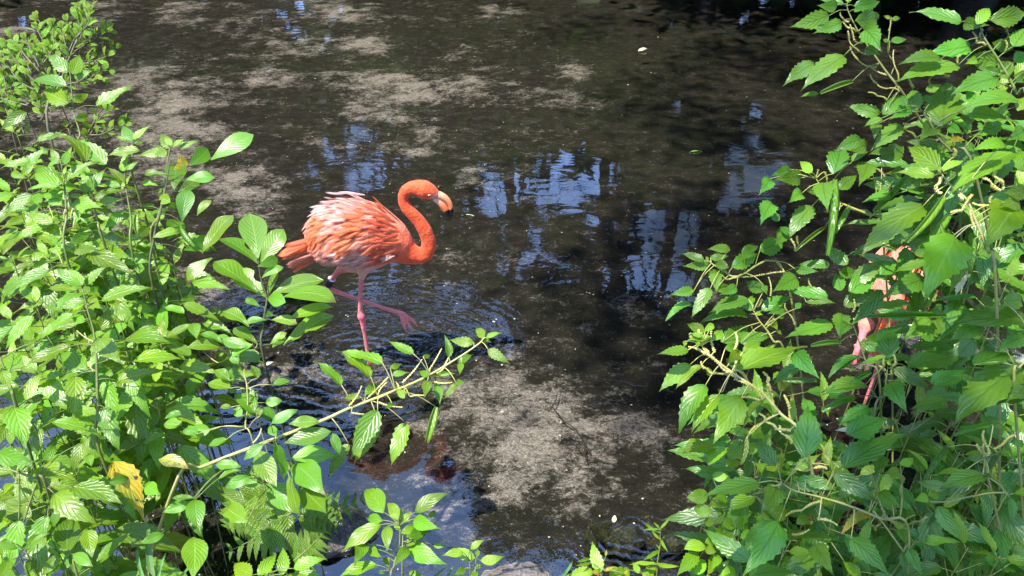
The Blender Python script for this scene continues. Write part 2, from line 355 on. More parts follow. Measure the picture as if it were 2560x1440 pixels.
def make_tree(name, root, top, trunk_r, clumps, leaf, per, spread, label, cat='tree', group=None, limbs=12):
    e = empty(name, root, label, cat, group); root = Vector(root); top = Vector(top)
    tb = Tubes(); mid = root.lerp(top, 0.5) + Vector((random.uniform(-.25, .25), random.uniform(-.25, .25), 0))
    pts = smooth_path([root - Vector((0, 0, .3)), mid, top], 6); rr = [trunk_r * (1 - 0.7 * i / (len(pts) - 1)) for i in range(len(pts))]
    tb.tube([p - root for p in pts], rr, 9)
    for c in (clumps[::max(1, len(clumps) // limbs)] if limbs else ()):
        s = pts[random.randint(len(pts) // 2, len(pts) - 1)]; c = Vector(c); m = s.lerp(c, 0.5) + Vector((0, 0, 0.2))
        tb.tube([p - root for p in smooth_path([s, m, c], 3)], [trunk_r * 0.28, trunk_r * .24, trunk_r * .2, trunk_r * .16, trunk_r * .12, trunk_r * .08, trunk_r * .05][:7], 5)
    link('trunk', tb.mesh('trunk', M['bark']), None, e)
    cm = crown_mesh('crown', clumps, leaf, per, spread); o = link('crown', cm, None, e, -root)
    return e
def ellipsoid(c, r, n):
    out = []
    while len(out) < n:
        p = RNG.uniform(-1, 1, 3)
        if 0.25 < np.dot(p, p) < 1: out.append(np.array(c) + p * np.array(r))
    return out
# far bank: a belt of bushes and trees whose tops stand at the skyline that the stream mirrors
far = [(-9.8, 11.6, 8.5, 2.3), (-7.0, 12.4, 9.6, 2.1), (-4.6, 12.0, 9.8, 2.0), (-2.4, 12.4, 9.8, 1.8), (-0.2, 12.0, 13.5, 1.7), (1.6, 12.4, 14.0, 1.8), (3.6, 12.8, 14.5, 2.0), (6.0, 12.2, 14.0, 2.2), (8.6, 12.2, 13.0, 2.3), (11.0, 11.6, 11.0, 2.2)]
FL = ['broad dense tree at the far end of the far bank', 'rounded dense tree next to the broadest one on the far bank', 'dense tree mirrored behind the small leaved shrub', 'dense tree mirrored behind the flamingo back', 'middling tree mirrored between the flamingo and the open water', 'tall tree mirrored right of the flamingo bill', 'tallest dark tree mirrored in the open water', 'tall tree mirrored beside the nettle flower spikes', 'tall broad tree mirrored behind the shaded nettles', 'outermost tree mirrored in the upper corner water']
for i, (x, y, h, r) in enumerate(far):
    cl = ellipsoid((x, y, h * 0.52), (r, 1.3, h * 0.5), int(14 * h))
    make_tree('bank_tree', (x, y, 0.3), (x + .2, y, h * 0.75), 0.14, cl, 0.27, 30, 0.36, FL[i], 'tree', 'trees on the far bank')
BUSH = [(-1.6, 11.0, 'bush on the far bank mirrored above the flamingo head'), (0.7, 11.2, 'bush on the far bank mirrored beside the lone floating white leaf'), (3.0, 11.1, 'bush on the far bank mirrored near the slender trunks'), (5.2, 11.2, 'bush on the far bank mirrored behind the flower spike nettle'),
        (7.4, 11.0, 'bush on the far bank mirrored in the corner of black water'), (-7.4, 10.6, 'bush on the far bank mirrored behind the tiny leaved shrub'), (-5.4, 11.2, 'bush on the far bank mirrored above the pale silt'), (9.6, 10.8, 'bush at the end of the far bank by the outermost tree')]
for x, y, lb in BUSH:
    make_tree('bank_bush', (x, y, 0.2), (x, y, 2.2), 0.05, ellipsoid((x, y, 2.0), (1.5, 0.8, 1.9), 60), 0.2, 30, 0.30, lb, 'bush', 'bushes on the far bank')
# tall tree that leans in over the stream from the right, its dark trunk mirrored slanting
cl = ellipsoid((4.6, 9.0, 7.0), (3.2, 2.2, 3.2), 90) + ellipsoid((1.6, 7.6, 6.6), (1.9, 1.5, 2.4), 80) + ellipsoid((3.4, 6.6, 5.6), (1.6, 1.2, 2.0), 50)
make_tree('leaning_tree', (6.2, 10.2, 0.3), (2.9, 8.4, 7.6), 0.26, cl, 0.13, 60, 0.38, 'tall leaning tree mirrored as a dark slanting trunk by the right plants')
# slender trunks mirrored upright
for x, y, h, lb in ((2.75, 11.0, 8.5, 'taller slender tree whose upright trunk is mirrored in the open water'), (1.9, 11.4, 7.5, 'shorter slender tree mirrored next to the taller slender trunk')):
    cl = ellipsoid((x, y, h), (1.2, 1.0, 1.5), 26)
    make_tree('slender_tree', (x, y, 0.3), (x + .15, y, h), 0.15, cl, 0.14, 45, 0.34, lb, 'tree', 'slender trees on the far bank')
# unseen leaf clumps added along the sun line to shade right plants and water
SHADE = []
def shade(p, h, n=5, s=0.35):
    for k in range(n):
        q_ = Vector(p) + Vector(RNG.normal(0, s, 3)); t_ = (h + RNG.uniform(-.6, .6) - q_.z) / SUN.z
        SHADE.append(tuple(q_ + SUN * t_))
for px, py, n, s in ((2150, 60, 10, .5), (1900, 90, 10, .5), (1750, 120, 8, .5), (1620, 40, 8, .6), (2000, 260, 8, .4), (2300, 250, 9, .45), (2450, 380, 8, .4), (2180, 470, 5, .25), (2480, 560, 7, .3), (2350, 430, 6, .3), (2500, 180, 8, .5), (1820, 320, 6, .4), (1650, 300, 5, .35), (1750, 480, 5, .3), (1900, 600, 6, .3), (1600, 420, 4, .3),
                  (1620, 820, 6, .18), (1690, 900, 6, .15), (1560, 620, 5, .25)):
    shade(on_z(px, py, -0.1), 10.5, n, s)
for px, py, d, n, s in ((2450, 1340, 1.25, 5, .10), (2250, 1340, 1.3, 3, .09), (2500, 1130, 1.35, 3, .10)):
    shade(P(px, py, d), 9.0, n, s)
make_tree('added_shade_clumps', (-8.5, -7.5, 0.3), (-5.6, -4.4, 6.2), 0.25, SHADE, 0.06, 60, 0.20, 'unseen leaf clumps and trunk added behind the viewer to shade plants and water', limbs=0)
# trees that close the clearing in behind the viewer and at both sides
SIDE = [(6.5, -2.5, 8.5, 2.0, 'tree on the right bank close behind the shaded nettles'), (6.8, 1.2, 9.0, 1.9, 'tree on the right bank level with the hidden flamingo'), (7.4, 5.0, 9.5, 2.0, 'tree on the right bank nearest the leaning tree'),
        (4.6, -6.5, 5.5, 2.0, 'tree behind the viewer on the right'), (-0.5, -6.5, 4.6, 2.0, 'low tree straight behind the viewer'), (-7.6, 2.0, 5.2, 1.8, 'tree on the left bank beyond the nettles'), (-8.6, 5.8, 5.6, 1.8, 'tree on the left bank further up the stream'), (-7.4, -1.6, 4.4, 1.7, 'low tree on the left bank level with the viewer')]
for x, y, h, r, lb in SIDE:
    make_tree('bank_tree', (x, y, 0.3), (x + .1, y, h * .75), 0.15, ellipsoid((x, y, h * .54), (r, r * .9, h * .48), int(9 * h)), 0.30, 30, 0.40, lb, 'tree', 'trees round the clearing')
# ------------------------------------------------------------------ leaves
RATIO = {'nettle': 0.40, 'smooth': 0.43, 'obovate': 0.47, 'lance': 0.40, 'round': 0.62, 'thin': 0.15, 'pinna': 0.33, 'blade': 0.07}
PROF = {'nettle': ((0,.10),(.05,.46),(.12,.76),(.22,.96),(.32,1),(.45,.93),(.6,.72),(.72,.48),(.82,.27),(.9,.13),(.96,.05),(1,0)),
        'smooth': ((0,.05),(.1,.42),(.25,.82),(.42,1),(.6,.9),(.75,.62),(.87,.3),(.95,.1),(1,0)),
        'obovate': ((0,.06),(.15,.3),(.35,.7),(.55,.96),(.66,1),(.8,.85),(.9,.52),(.97,.18),(1,0)),
        'lance': ((0,.08),(.08,.5),(.22,.9),(.35,1),(.5,.88),(.65,.62),(.8,.33),(.92,.1),(1,0)),
        'round': ((0,.1),(.08,.5),(.2,.82),(.4,1),(.6,.93),(.78,.65),(.9,.32),(.97,.1),(1,0)),
        'thin': ((0,.2),(.15,.75),(.4,1),(.7,.75),(.9,.3),(1,0)), 'blade': ((0,1),(.5,.95),(.8,.6),(1,0)), 'pinna': ((0,.6),(.08,1),(.4,.8),(.75,.42),(1,0))}
def halfwidth(kind, t):
    q = PROF[kind]; return float(np.interp(t, [p[0] for p in q], [p[1] for p in q]))
_lm = {}
def leaf_mesh(kind, var, mat, shape=''):
    key = (kind, var, mat, shape)
    if key in _lm: return _lm[key]
    r = random.Random(var * 31 + len(kind)); R = RATIO[kind]
    serr = kind in ('nettle', 'pinna'); n = 17 if kind == 'nettle' else 11
    fold = r.uniform(0.06, 0.30); arch = r.uniform(0.02, 0.11); side = r.uniform(-0.05, 0.05); wav = r.uniform(0.0, 0.035); wf = r.uniform(2, 4); tw = r.uniform(-0.35, 0.35)
    curl = r.uniform(0.0, 0.10)
    bite = r.uniform(0.25, 0.75) if (r.random() < 0.22 and kind in ('nettle', 'smooth', 'obovate')) else None; bs = r.choice((0, 4))
    if kind == 'blade': fold, arch = 0.5, 0.05
    if kind == 'thin': fold = 0.3
    cols = (-1, -0.52, 0, 0.52, 1); vs, uv, fs = [], [], []
    for i in range(n):
        t = i / (n - 1); hw = max(halfwidth(kind, t), 0.0) * R / 2
        for k, c in enumerate(cols):
            h = hw
            if serr and abs(c) == 1 and 0 < i < n - 1: h = hw * (1.06 if i % 2 else 0.87)
            if bite is not None and k == bs and abs(t - bite) < 0.09: h *= 0.55
            x = c * h
            if shape == 'rolled':
                ang = c * 2.4; rr = R / 2 * 0.30 * (0.55 + 0.45 * math.sin(math.pi * t ** 0.8)); x = math.sin(ang) * rr; z = (1 - math.cos(ang)) * rr
            else:
                z = abs(x) * fold + wav * math.sin(t * wf * math.pi + c) * abs(c) + tw * x * (t - 0.3)
            x += side * math.sin(math.pi * t)
            z += arch * 4 * t * (1 - t) - curl * max(0, t - 0.6) ** 2 * 3
            vs.append((x, t, z)); uv.append((t, c * 0.5 + 0.5))
    m = len(cols)
    for i in range(n - 1):
        for k in range(m - 1):
            a = i * m + k; fs.append((a, a + 1, a + m + 1, a + m))
    me = mesh('leaf', vs, fs, True, M[mat]); ul = me.uv_layers.new(name='UVMap')
    for l in me.loops: ul.data[l.index].uv = uv[l.vertex_index]
    _lm[key] = me; return me

def put_leaf(parent, base, tip, normal, kind, mat, shape='', name='leaf', wscale=1.0, label=None):
    a = tip - base; L = a.length
    if L < 1e-5: return
    y = a / L; z = normal - y * normal.dot(y); z = z.normalized() if z.length > 1e-4 else y.orthogonal().normalized(); x = y.cross(z)
    me = leaf_mesh(kind, random.randint(0, 8), mat, shape)
    o = bpy.data.objects.new(name, me); COL.objects.link(o); o.parent = parent
    rot = Matrix((x, y, z)).transposed()
    o.location = base - parent.location; o.rotation_euler = rot.to_euler(); o.scale = (L * wscale, L, L)
    if label: o['label'] = label
    return o

FR = {'L1': (0, 300, 3.6), 'L2': (0, 660, 3.6), 'L3': (0, 1040, 3.6), 'L4': (400, 500, 3.6), 'L5': (400, 840, 3.6), 'L6': (560, 1140, 3.5556),
      'T1': (1940, 0, 3.789), 'T2': (1940, 360, 3.789), 'T3': (1620, 600, 3.789), 'T4': (1620, 960, 3.0), 'T5': (2060, 740, 4.0), 'T6': (2040, 1060, 3.79), 'T7': (1280, 1200, 5.3333),
      'R1': (0, 0, 2.0), 'R4': (500, 800, 2.25), 'O': (0, 0, 1.0)}
def px_of(fr, x, y): ox, oy, s = FR[fr]; return ox + x / s, oy + y / s

def spike_mesh(var, mat):
    key = ('spike', var, mat)
    if key in _lm: return _lm[key]
    r = random.Random(var); n = 24; vs, fs = [], []; cx = r.uniform(-0.05, 0.05); cz = r.uniform(-0.05, 0.05)
    for i in range(n):
        t = i / (n - 1); rad = (0.015 if i % 2 else 0.036) * r.uniform(0.75, 1.25) * (1 - 0.35 * t)
        for k in range(6):
            a = k * math.pi / 3 + i * 0.5; q = rad * r.uniform(0.8, 1.2)
            vs.append((cx * math.sin(math.pi * t) + q * math.cos(a), t, cz * math.sin(math.pi * t) + q * math.sin(a)))
    for i in range(n - 1):
        for k in range(6): a = i * 6 + k; b = i * 6 + (k + 1) % 6; fs.append((a, b, b + 6, a + 6))
    fs.append(tuple(range(n * 6 - 6, n * 6)))
    _lm[key] = mesh('flower_spike', vs, fs, False, M[mat]); return _lm[key]
def put_spike(parent, a, b, mat='spike', thick=1.0):
    L = (b - a).length; y = (b - a) / L; z = (CAM - a); z = (z - y * z.dot(y)).normalized(); x = y.cross(z)
    o = bpy.data.objects.new('flower_spike', spike_mesh(random.randint(0, 5), mat)); COL.objects.link(o); o.parent = parent
    k = thick * 0.085; o.location = a - parent.location; o.rotation_euler = Matrix((x, y, z)).transposed().to_euler(); o.scale = (k, L, k); return o

def nearest(stems, p, up_bias=0.03):
    best, bd = None, 9
    for st in stems:
        for s in st:
            d = (s - p).length + (up_bias * 2 if s.z > p.z + 0.05 else 0)
            if d < bd: best, bd = s, d
    return best, bd

class Plant:
    def __init__(s, name, label, cat, stems, kind, mat, D, stem_mat='stem', r=0.0026, root=None, group=None, upright=True):
        """stems: list of (frame, [(x, y, depth or None), ...]); the first runs on down to its root"""
        s.kind, s.mat, s.D, s.stem_mat, s.group = kind, mat, D, stem_mat, group
        s.tb = Tubes(); s.stems = []; s.rad = r; first = True; base = None
        for fr, pts in stems:
            q = [P(*px_of(fr, p[0], p[1]), (p[2] if len(p) > 2 else D)) for p in pts]
            if root is not False:
                low = q[-1]
                rt = Vector(root) + Vector((random.uniform(-.05, .05), random.uniform(-.04, .04), 0)) if root else Vector((low.x + random.uniform(-.04, .04), max(low.y - 0.03, 0.85), -0.1))
                if low.z > rt.z + .02: q += [low.lerp(rt, 0.5) + Vector((0, 0, 0.06)), rt]
            q = smooth_path(q, 5); s.stems.append(q)
            if base is None: base = q[-1].copy()
        s.e = empty(name, base, label, cat, group)
        for q in s.stems:
            n = len(q); s.tb.tube([p - base for p in q], [r * (0.45 + 0.75 * min(1, i / (n * 0.5))) for i in range(n)], 6)
    def petiole(s, p, r=0.0009, maxl=0.11):
        a, d = nearest(s.stems, p)
        if a is None or d > maxl: return
        m = a.lerp(p, 0.5) + Vector((0, 0, 0.12 * (p - a).length))
        s.tb.tube([q - s.e.location for q in smooth_path([a, m, p], 3)], [r * 1.3, r * 1.25, r * 1.15, r * 1.1, r, r, r][:7], 5)
    def leaves(s, fr, data, D=None, kind=None, mat=None, pet=True):
        D = D or s.D; kind0 = kind or s.kind; mat0 = mat or s.mat
        for rec in data.split(';'):
            f = rec.strip().split(',')
            if len(f) < 4: continue
            bx, by, tx, ty = (float(v) for v in f[:4]); w = float(f[4]) if len(f) > 4 and f[4] else 0; flag = f[5].strip() if len(f) > 5 else ''
            kind, mat, shape, lab = kind0, mat0, '', None
            if 'y' in flag: mat, lab = 'yellow', 'yellowing leaf with dark spots'
            if 'o' in flag: mat, lab = 'yellow_shaded', 'yellowing leaf with shade painted in as a duller colour'
            if 'p' in flag: mat, lab = 'pale', 'dried pale leaf'
            if 'k' in flag: mat = 'young'
            if 'r' in flag: shape = 'rolled'
            sc = FR[fr][2]; a = px_of(fr, bx, by); b = px_of(fr, tx, ty); w *= 0.9 / sc
            d0 = D + random.uniform(-0.03, 0.03); L2 = math.hypot(b[0] - a[0], b[1] - a[1]); R = RATIO[kind] * 0.93
            asp = (w / L2) if w else R * 0.8; sgn = 1 if b[1] < a[1] else -1; roll = 0.0; k = 0.25
            if shape == 'rolled': k = 0.2
            elif asp <= R: roll = math.acos(max(asp / R, 0.25)); k = 0.22
            else: k = min(math.sqrt((asp / R) ** 2 - 1), 1.3)
            dz = sgn * k * L2 / FPX * d0
            A = P(a[0], a[1], d0); B = P(b[0], b[1], d0 + dz); y = (B - A).normalized(); v = (CAM - (A + B) / 2).normalized()
            n0 = (v - y * v.dot(y)).normalized(); ws = 1.04
            if roll > 0.05:
                c = [Quaternion(y, g * min(roll, 0.95)) @ n0 for g in (1, -1)]; n0 = max(c, key=lambda q: q.z)
            if shape == 'rolled': ws = max(0.5, min(2.2, (w / L2) / (RATIO[kind] * 0.34))) if w else 1
            put_leaf(s.e, A, B, n0, kind, mat, shape, 'leaf', ws, lab)
            if pet: s.petiole(A)
    def spikes(s, fr, data, D=None, mat='spike', thick=1.0):
        for rec in data.split(';'):
            f = [float(v) for v in rec.split(',')]; D0 = (D or s.D) + random.uniform(-.01, .01)
            pts = [P(*px_of(fr, f[i], f[i + 1]), D0 + random.uniform(-.01, .01)) for i in range(0, len(f), 2)]
            for a, b in zip(pts, pts[1:]): put_spike(s.e, a, b, mat, thick)
            s.petiole(pts[0], 0.001, 0.05)
    def side_stem(s, fr, pts, r=None, D=None):
        q = smooth_path([P(*px_of(fr, p[0], p[1]), p[2] if len(p) > 2 else (D or s.D)) for p in pts], 4); s.stems.append(q); r = r or s.rad * 0.6
        s.tb.tube([p - s.e.location for p in q], [r] * len(q), 6)
    def fill(s, tops, L=(0.105, 0.155), step=0.065, nodes=7, kind=None, mat=None, pet=0.045, rosette=True):
        """more shoots of the same plant: opposite pairs of leaves down each shoot"""
        kind = kind or s.kind; mat = mat or s.mat
        for px, py, d in tops:
            T = P(px, py, d); B = Vector((T.x + random.uniform(-.08, .08), max(T.y - random.uniform(0, .12), 0.9), -0.08))
            q = smooth_path([T, T.lerp(B, .4) + Vector((random.uniform(-.03, .03), 0, 0)), B], 8); s.tb.tube([p - s.e.location for p in q], [s.rad * 0.75 * (0.5 + 0.5 * min(1, i / 6)) for i in range(len(q))], 5)
            dirn = (B - T).normalized(); ang = random.uniform(0, 6.28)
            for k in range(nodes + 3):
                dist = step * (k + 0.15) * random.uniform(0.85, 1.15)
                if dist > (B - T).length * 0.9: break
                c = T + dirn * dist; ang += math.pi / 2 + random.uniform(-.3, .3)
                for sd in (0, math.pi):
                    a = ang + sd + random.uniform(-.25, .25); h = Vector((math.cos(a), math.sin(a), 0))
                    young = k == 0; l = random.uniform(*L) * (0.5 if young else min(1, 0.7 + 0.12 * k)); pl = 0.01 if young else pet * random.uniform(0.7, 1.3)
                    b_ = c + h * pl + Vector((0, 0, pl * (0.6 if not young else 1)))
                    droop = random.uniform(0.3, 0.9) if young else random.uniform(-0.95, 0.1); tip = b_ + (h + Vector((0, 0, droop))).normalized() * l
                    n = Vector((-h.x * droop, -h.y * droop, 1)) + Vector((random.uniform(-.35, .35), random.uniform(-.5, .1), 0))
                    put_leaf(s.e, b_, tip, n, kind, 'young' if young and mat != 'smooth' else mat, wscale=random.uniform(.78, .95))
                    s.tb.tube([c - s.e.location, b_ - s.e.location], [0.0010, 0.0008], 4)
    def done(s): s.stem = link('stem', s.tb.mesh('stem', M[s.stem_mat]), None, s.e); return s
# ------------------------------------------------------------------ plants, left side
GL = 'false nettles on the near bank'
p = Plant('nettle_plant', 'bright nettle with long drooping leaves and a yellowing spotted leaf on its dark stem', 'plant', [('L2', [(740,215), (790,420), (850,640), (870,900), (880,1280), (900,1700)])], 'nettle', 'nettle', 1.62, group=GL)
p.leaves('L2', '720,200,500,30,110;740,190,610,30,80,k;770,190,970,10,80;690,235,410,220,60;745,200,775,90,30,k;910,330,1370,205,80;770,330,500,420,100;780,330,920,405,100;890,600,1000,370,110;660,455,330,690,90;620,745,180,940,95;790,940,520,800,150;890,670,1110,905,150;1120,690,1590,725,85;570,1000,150,1130,95;1190,880,1700,865,80;940,1050,1075,1430,140;1060,1050,1480,945,130;680,1010,660,1400,190;670,1200,440,1280,90;940,1290,1080,1698,165;870,1410,835,1790,130;760,520,650,450,70;800,250,900,200,70;1000,330,1050,390,90')
p.leaves('L3', '1020,410,1300,930,225,y', D=1.5)
p.spikes('L2', '840,700,690,600;830,720,760,620;850,1150,760,1100;840,960,790,880;870,860,910,780', mat='spike', thick=.7)
p.fill([(300, 800, 1.72), (150, 900, 1.7), (380, 960, 1.75), (250, 1080, 1.7), (90, 760, 1.78), (30, 900, 1.72), (170, 780, 1.82), (260, 740, 1.85), (400, 860, 1.85), (220, 860, 1.75), (340, 900, 1.78), (130, 1050, 1.7)], nodes=5); p.done()

p = Plant('nettle_plant', 'bright nettle with dark upright stem and broad rosette just below the tiny leaved shrub', 'plant', [('L1', [(545,370,1.9), (575,540), (580,600), (600,850), (615,1300)])], 'nettle', 'nettle', 1.9, group=GL)
p.leaves('L1', '570,560,290,440,130;600,540,890,370,85;540,580,300,470,120;570,560,640,430,60,k;520,370,450,250,60;580,400,610,270,70;540,620,250,625,50;560,760,380,650,100;470,930,230,850,95;480,915,120,1090,95;540,1040,400,930,90;290,670,40,870,110;130,800,310,830,45;640,1110,830,1000,120;660,1160,900,1170,95;810,1200,1200,1385,140;430,1355,160,1440,90;540,380,430,340,50,k;620,400,700,390,60;380,740,300,690,90;330,830,260,760,110')
p.spikes('L1', '440,780,480,900;590,800,580,900;660,790,640,900;680,870,660,1000;560,1040,600,1130;500,1170,560,1290;380,1220,440,1270', mat='spike', thick=.6)
p.fill([(60, 570, 2.02), (120, 640, 1.98), (250, 640, 2.0), (30, 480, 2.08), (70, 440, 2.15), (160, 470, 2.15), (150, 600, 2.05), (270, 600, 2.12), (110, 520, 2.08), (220, 560, 2.05), (300, 560, 2.1), (30, 650, 1.98)], nodes=6); p.done()

p = Plant('nettle_plant', 'short bright nettle whose pointed rosette stands between two taller nettles beside the grey silt', 'plant', [('L1', [(790,650), (850,800), (890,950), (930,1090)])], 'nettle', 'nettle', 1.95, group=GL)
p.leaves('L1', '780,660,700,520,65;800,650,960,430,90;650,745,930,795,105;740,690,600,690,45;850,700,990,660,55;900,740,1120,715,75;720,870,850,860,60;785,950,870,940,85;800,660,790,590,40,k'); p.done()

p = Plant('nettle_plant', 'bright nettle with grey green stem and small upright tip beside dark water', 'plant', [('L1', [(1120,470), (1140,650), (1180,900), (1200,1250)]), ('L1', [(1190,190,2.1), (1190,330,2.08), (1200,520,2.05)])], 'nettle', 'nettle', 2.0, group=GL)
p.leaves('L1', '1120,470,1150,260,60;1100,460,1090,370,40,k;1140,450,1250,370,45,k;1110,560,960,420,60;1250,270,940,325,95;1080,600,940,560,55;1100,640,930,640,55;1080,900,1215,755,85;1100,830,930,1000,110;1230,850,1240,1040,60,r;960,1180,1180,1240,110;1040,1170,990,1000,110;1120,1280,1360,1275,80;1160,690,1230,660,80;1300,880,1240,820,90;1260,1380,1250,1270,90')
p.leaves('L1', '1190,190,1105,40,85;1200,170,1350,50,55,k;1180,190,1035,145,35,k;1210,210,1300,195,45,k', D=2.1); p.fill([(330, 620, 2.1), (400, 720, 2.05), (300, 480, 2.15), (390, 560, 2.12), (340, 740, 2.05), (430, 660, 2.12)], nodes=5); p.done()

p = Plant('nettle_plant', 'slim bright nettle with a pointed crown tip nearest the open grey silt', 'plant', [('L1', [(1530,250), (1500,420), (1470,700), (1420,880), (1370,1150)])], 'nettle', 'nettle', 2.05, group=GL)
p.leaves('L1', '1530,260,1440,115,85;1560,240,1670,165,40,k;1500,290,1240,320,95;1600,255,1800,185,55;1550,230,1470,150,50,k;1500,330,1390,230,80;1300,480,1500,490,50;1280,560,1430,590,50;1480,650,1420,640,100;1300,780,1390,760,60'); p.done()

p = Plant('broad_leaf_shrub', 'upright broad leaved plant with one long chewed leaf reaching over the silt', 'plant', [('R1', [(850,800), (830,930), (800,1070), (770,1190), (765,1440)])], 'obovate', 'smooth', 2.0, 'stem_dark', 0.0029)
p.leaves('R1', '1055,800,1268,672,95;945,830,1040,745,85;930,900,1070,885,65;910,1110,945,945,85;985,1080,1055,1000,40;870,950,890,820,95;890,960,1000,880,70;840,1200,900,1100,100;760,1190,890,1150,45;1010,1270,1160,1070,75;920,1250,1050,1200,100;1060,1290,930,1400,70;870,850,930,790,60,y;800,980,850,1010,60;830,1040,880,1020,50;740,1130,690,1180,60;900,1130,970,1230,40,r;850,1370,810,1330,90')
p.leaves('L2', '1470,390,1660,440,65;1480,740,1720,830,95;1300,1070,1560,1140,115;1290,1090,1480,1210,65;1510,300,1480,630,95;1380,430,1240,390,80;1620,330,1760,300,90;1600,720,1480,660,70'); p.done()

p = Plant('nettle_plant', 'thin nettle rising through the tiny leaved shrub, one toothed leaf pointing at the silt', 'plant', [('R1', [(350,365), (370,560), (400,670), (410,800)])], 'nettle', 'nettle', 2.2, group=GL)
p.leaves('R1', '340,360,235,270,60;360,370,400,270,60;370,390,470,350,40;330,430,150,405,50;340,510,210,450,70;480,530,665,430,52;370,510,445,465,50;380,600,445,570,62;130,560,0,650,62;')
p.leaves('L1', '950,400,690,170,135;780,370,500,110,95;500,130,300,210,55;270,370,0,430,75;230,430,450,250,85;200,500,330,380,65;110,470,250,530,65', D=2.1)
p.fill([(40, 330, 2.25), (110, 420, 2.2), (180, 380, 2.25), (20, 400, 2.2), (230, 440, 2.2)], nodes=5); p.done()

p = Plant('nettle_plant', 'bright nettle at the picture edge with petioles fanning out over the smooth leaved herb', 'plant', [('L3', [(-60,440), (140,500), (300,560), (420,640)]), ('L2', [(-30,760), (60,1000), (120,1180), (150,1290)])], 'nettle', 'nettle', 1.42, root=(-1.05, 1.0, -.05), group=GL)
p.leaves('L3', '-20,340,320,412,150;300,490,740,610,130;660,640,1110,790,170;490,700,890,985,205;170,940,110,1400,175;430,900,240,1280,155;370,110,330,390,95;740,240,660,520,110;250,760,10,760,90;500,270,340,430,120')
p.leaves('L2', '300,470,40,780,115;220,930,-10,840,125;130,1290,235,1668,200;430,70,70,240,105;400,170,220,190,100;390,1180,210,1260,85;450,690,270,830,70;20,960,100,1140,95;200,930,330,990,55;-10,700,120,660,80;60,1450,-20,1650,120')
p.side_stem('L3', [(170,500), (175,760), (170,940)], .0018); p.side_stem('L3', [(330,600), (260,800), (215,950)], .0018)
p.fill([(30, 800, 1.62), (60, 1010, 1.55), (190, 1180, 1.55), (40, 1200, 1.5)], nodes=5); p.fill([(100, 930, 1.62), (-90, 900, 1.65), (-160, 1100, 1.6), (-80, 1250, 1.55), (-220, 760, 1.75), (-100, 620, 1.9), (-240, 500, 2.0), (20, 1120, 1.52), (90, 1240, 1.5)], nodes=3); p.done()

p = Plant('smooth_leaf_herb', 'low herb with broad smooth dusty green leaves in the corner below the nettles', 'plant', [('L3', [(690,1100,1.45), (700,1440,1.42)]), ('L3', [(300,1290,1.4), (260,1440,1.38)])], 'smooth', 'smooth', 1.43)
p.leaves('L3', '690,1440,740,1090,215;600,1240,640,900,230;790,1000,830,1270,150;860,1340,1170,1050,90;1480,1060,1260,1150,120;540,1240,380,1440,120;300,1290,240,1440,150;70,1300,10,1440,120;940,1330,800,1400,90;800,350,820,460,130;480,1000,420,1130,90;60,1110,20,1300,120;420,1440,540,1280,150;1160,560,960,600,110;1320,620,1440,700,120')
p.fill([(120, 1330, 1.4), (60, 1370, 1.35)], L=(.06, .10), nodes=3); p.done()

g = Plant('grass_clump', 'few pale grass blades standing in the water gap below the spotted yellow leaf', 'grass', [('L3', [(1370,1440,1.45), (1372,1500,1.45)])], 'blade', 'grass', 1.45, r=.002)
g.leaves('L3', '1370,1480,1340,960,60;1585,1480,1725,1305,45;1290,1480,1240,1180,35;1420,1480,1500,1220,30', pet=False); g.done()

p = Plant('broad_leaf_shrub', 'young upright shrub with broad pale green leaves standing closest to the flamingo tail', 'plant', [('L4', [(885,540), (905,700), (960,880), (945,1000), (930,1150), (935,1440)])], 'obovate', 'smooth', 1.75, 'stem_dark', 0.0025)
p.leaves('L4', '880,530,805,120,235;900,570,1110,255,175;880,575,530,335,65;880,600,1060,520,125;915,705,1110,600,85;945,870,660,630,175;880,830,490,540,115;970,870,1060,640,55;1000,850,1470,715,175;1090,880,1580,900,48;970,890,1130,920,115;900,960,770,880,62;800,1140,560,1000,110;960,1080,770,1100,65;1150,1080,1560,955,85;1000,1080,1230,1110,85;1110,1310,1560,1030,110;1010,1330,1120,1210,115;880,1300,660,1150,95;940,1060,1010,1010,80;990,1300,1140,1190,70', D=1.75); p.done()

p = Plant('small_leaf_shrub', 'sprawling twiggy shrub with small chewed pale leaves under the young broad leaved shrub', 'plant', [('L5', [(880,70,1.72), (760,290,1.7), (780,440), (790,640), (770,820), (840,960)]), ('L5', [(400,150,1.74), (520,240,1.72), (740,310,1.7)])], 'round', 'smooth', 1.66, 'stem_pale', 0.0016)
p.leaves('L5', '670,80,820,90,125;900,210,710,180,105;550,100,240,100,95;620,60,480,0,65;630,470,430,420,95;620,400,490,300,85;650,430,640,290,60;690,490,610,500,55;870,600,740,470,115;850,690,670,520,135;950,600,1100,580,95;1010,440,1180,410,60;900,720,880,640,60;930,640,1030,760,80;640,640,540,640,50;740,720,660,660,80;770,735,855,690,45;880,380,820,260,70;700,250,640,150,80;830,80,640,200,70;130,520,80,560,60;190,710,40,740,55;100,690,190,700,40;200,800,30,790,90;600,930,430,990,70;340,880,200,850,80;450,850,280,840,110')
p.leaves('L4', '290,1120,40,1240,70;300,1110,330,1250,110;360,1200,560,1280,60;560,1260,800,1330,100', kind='smooth'); p.done()

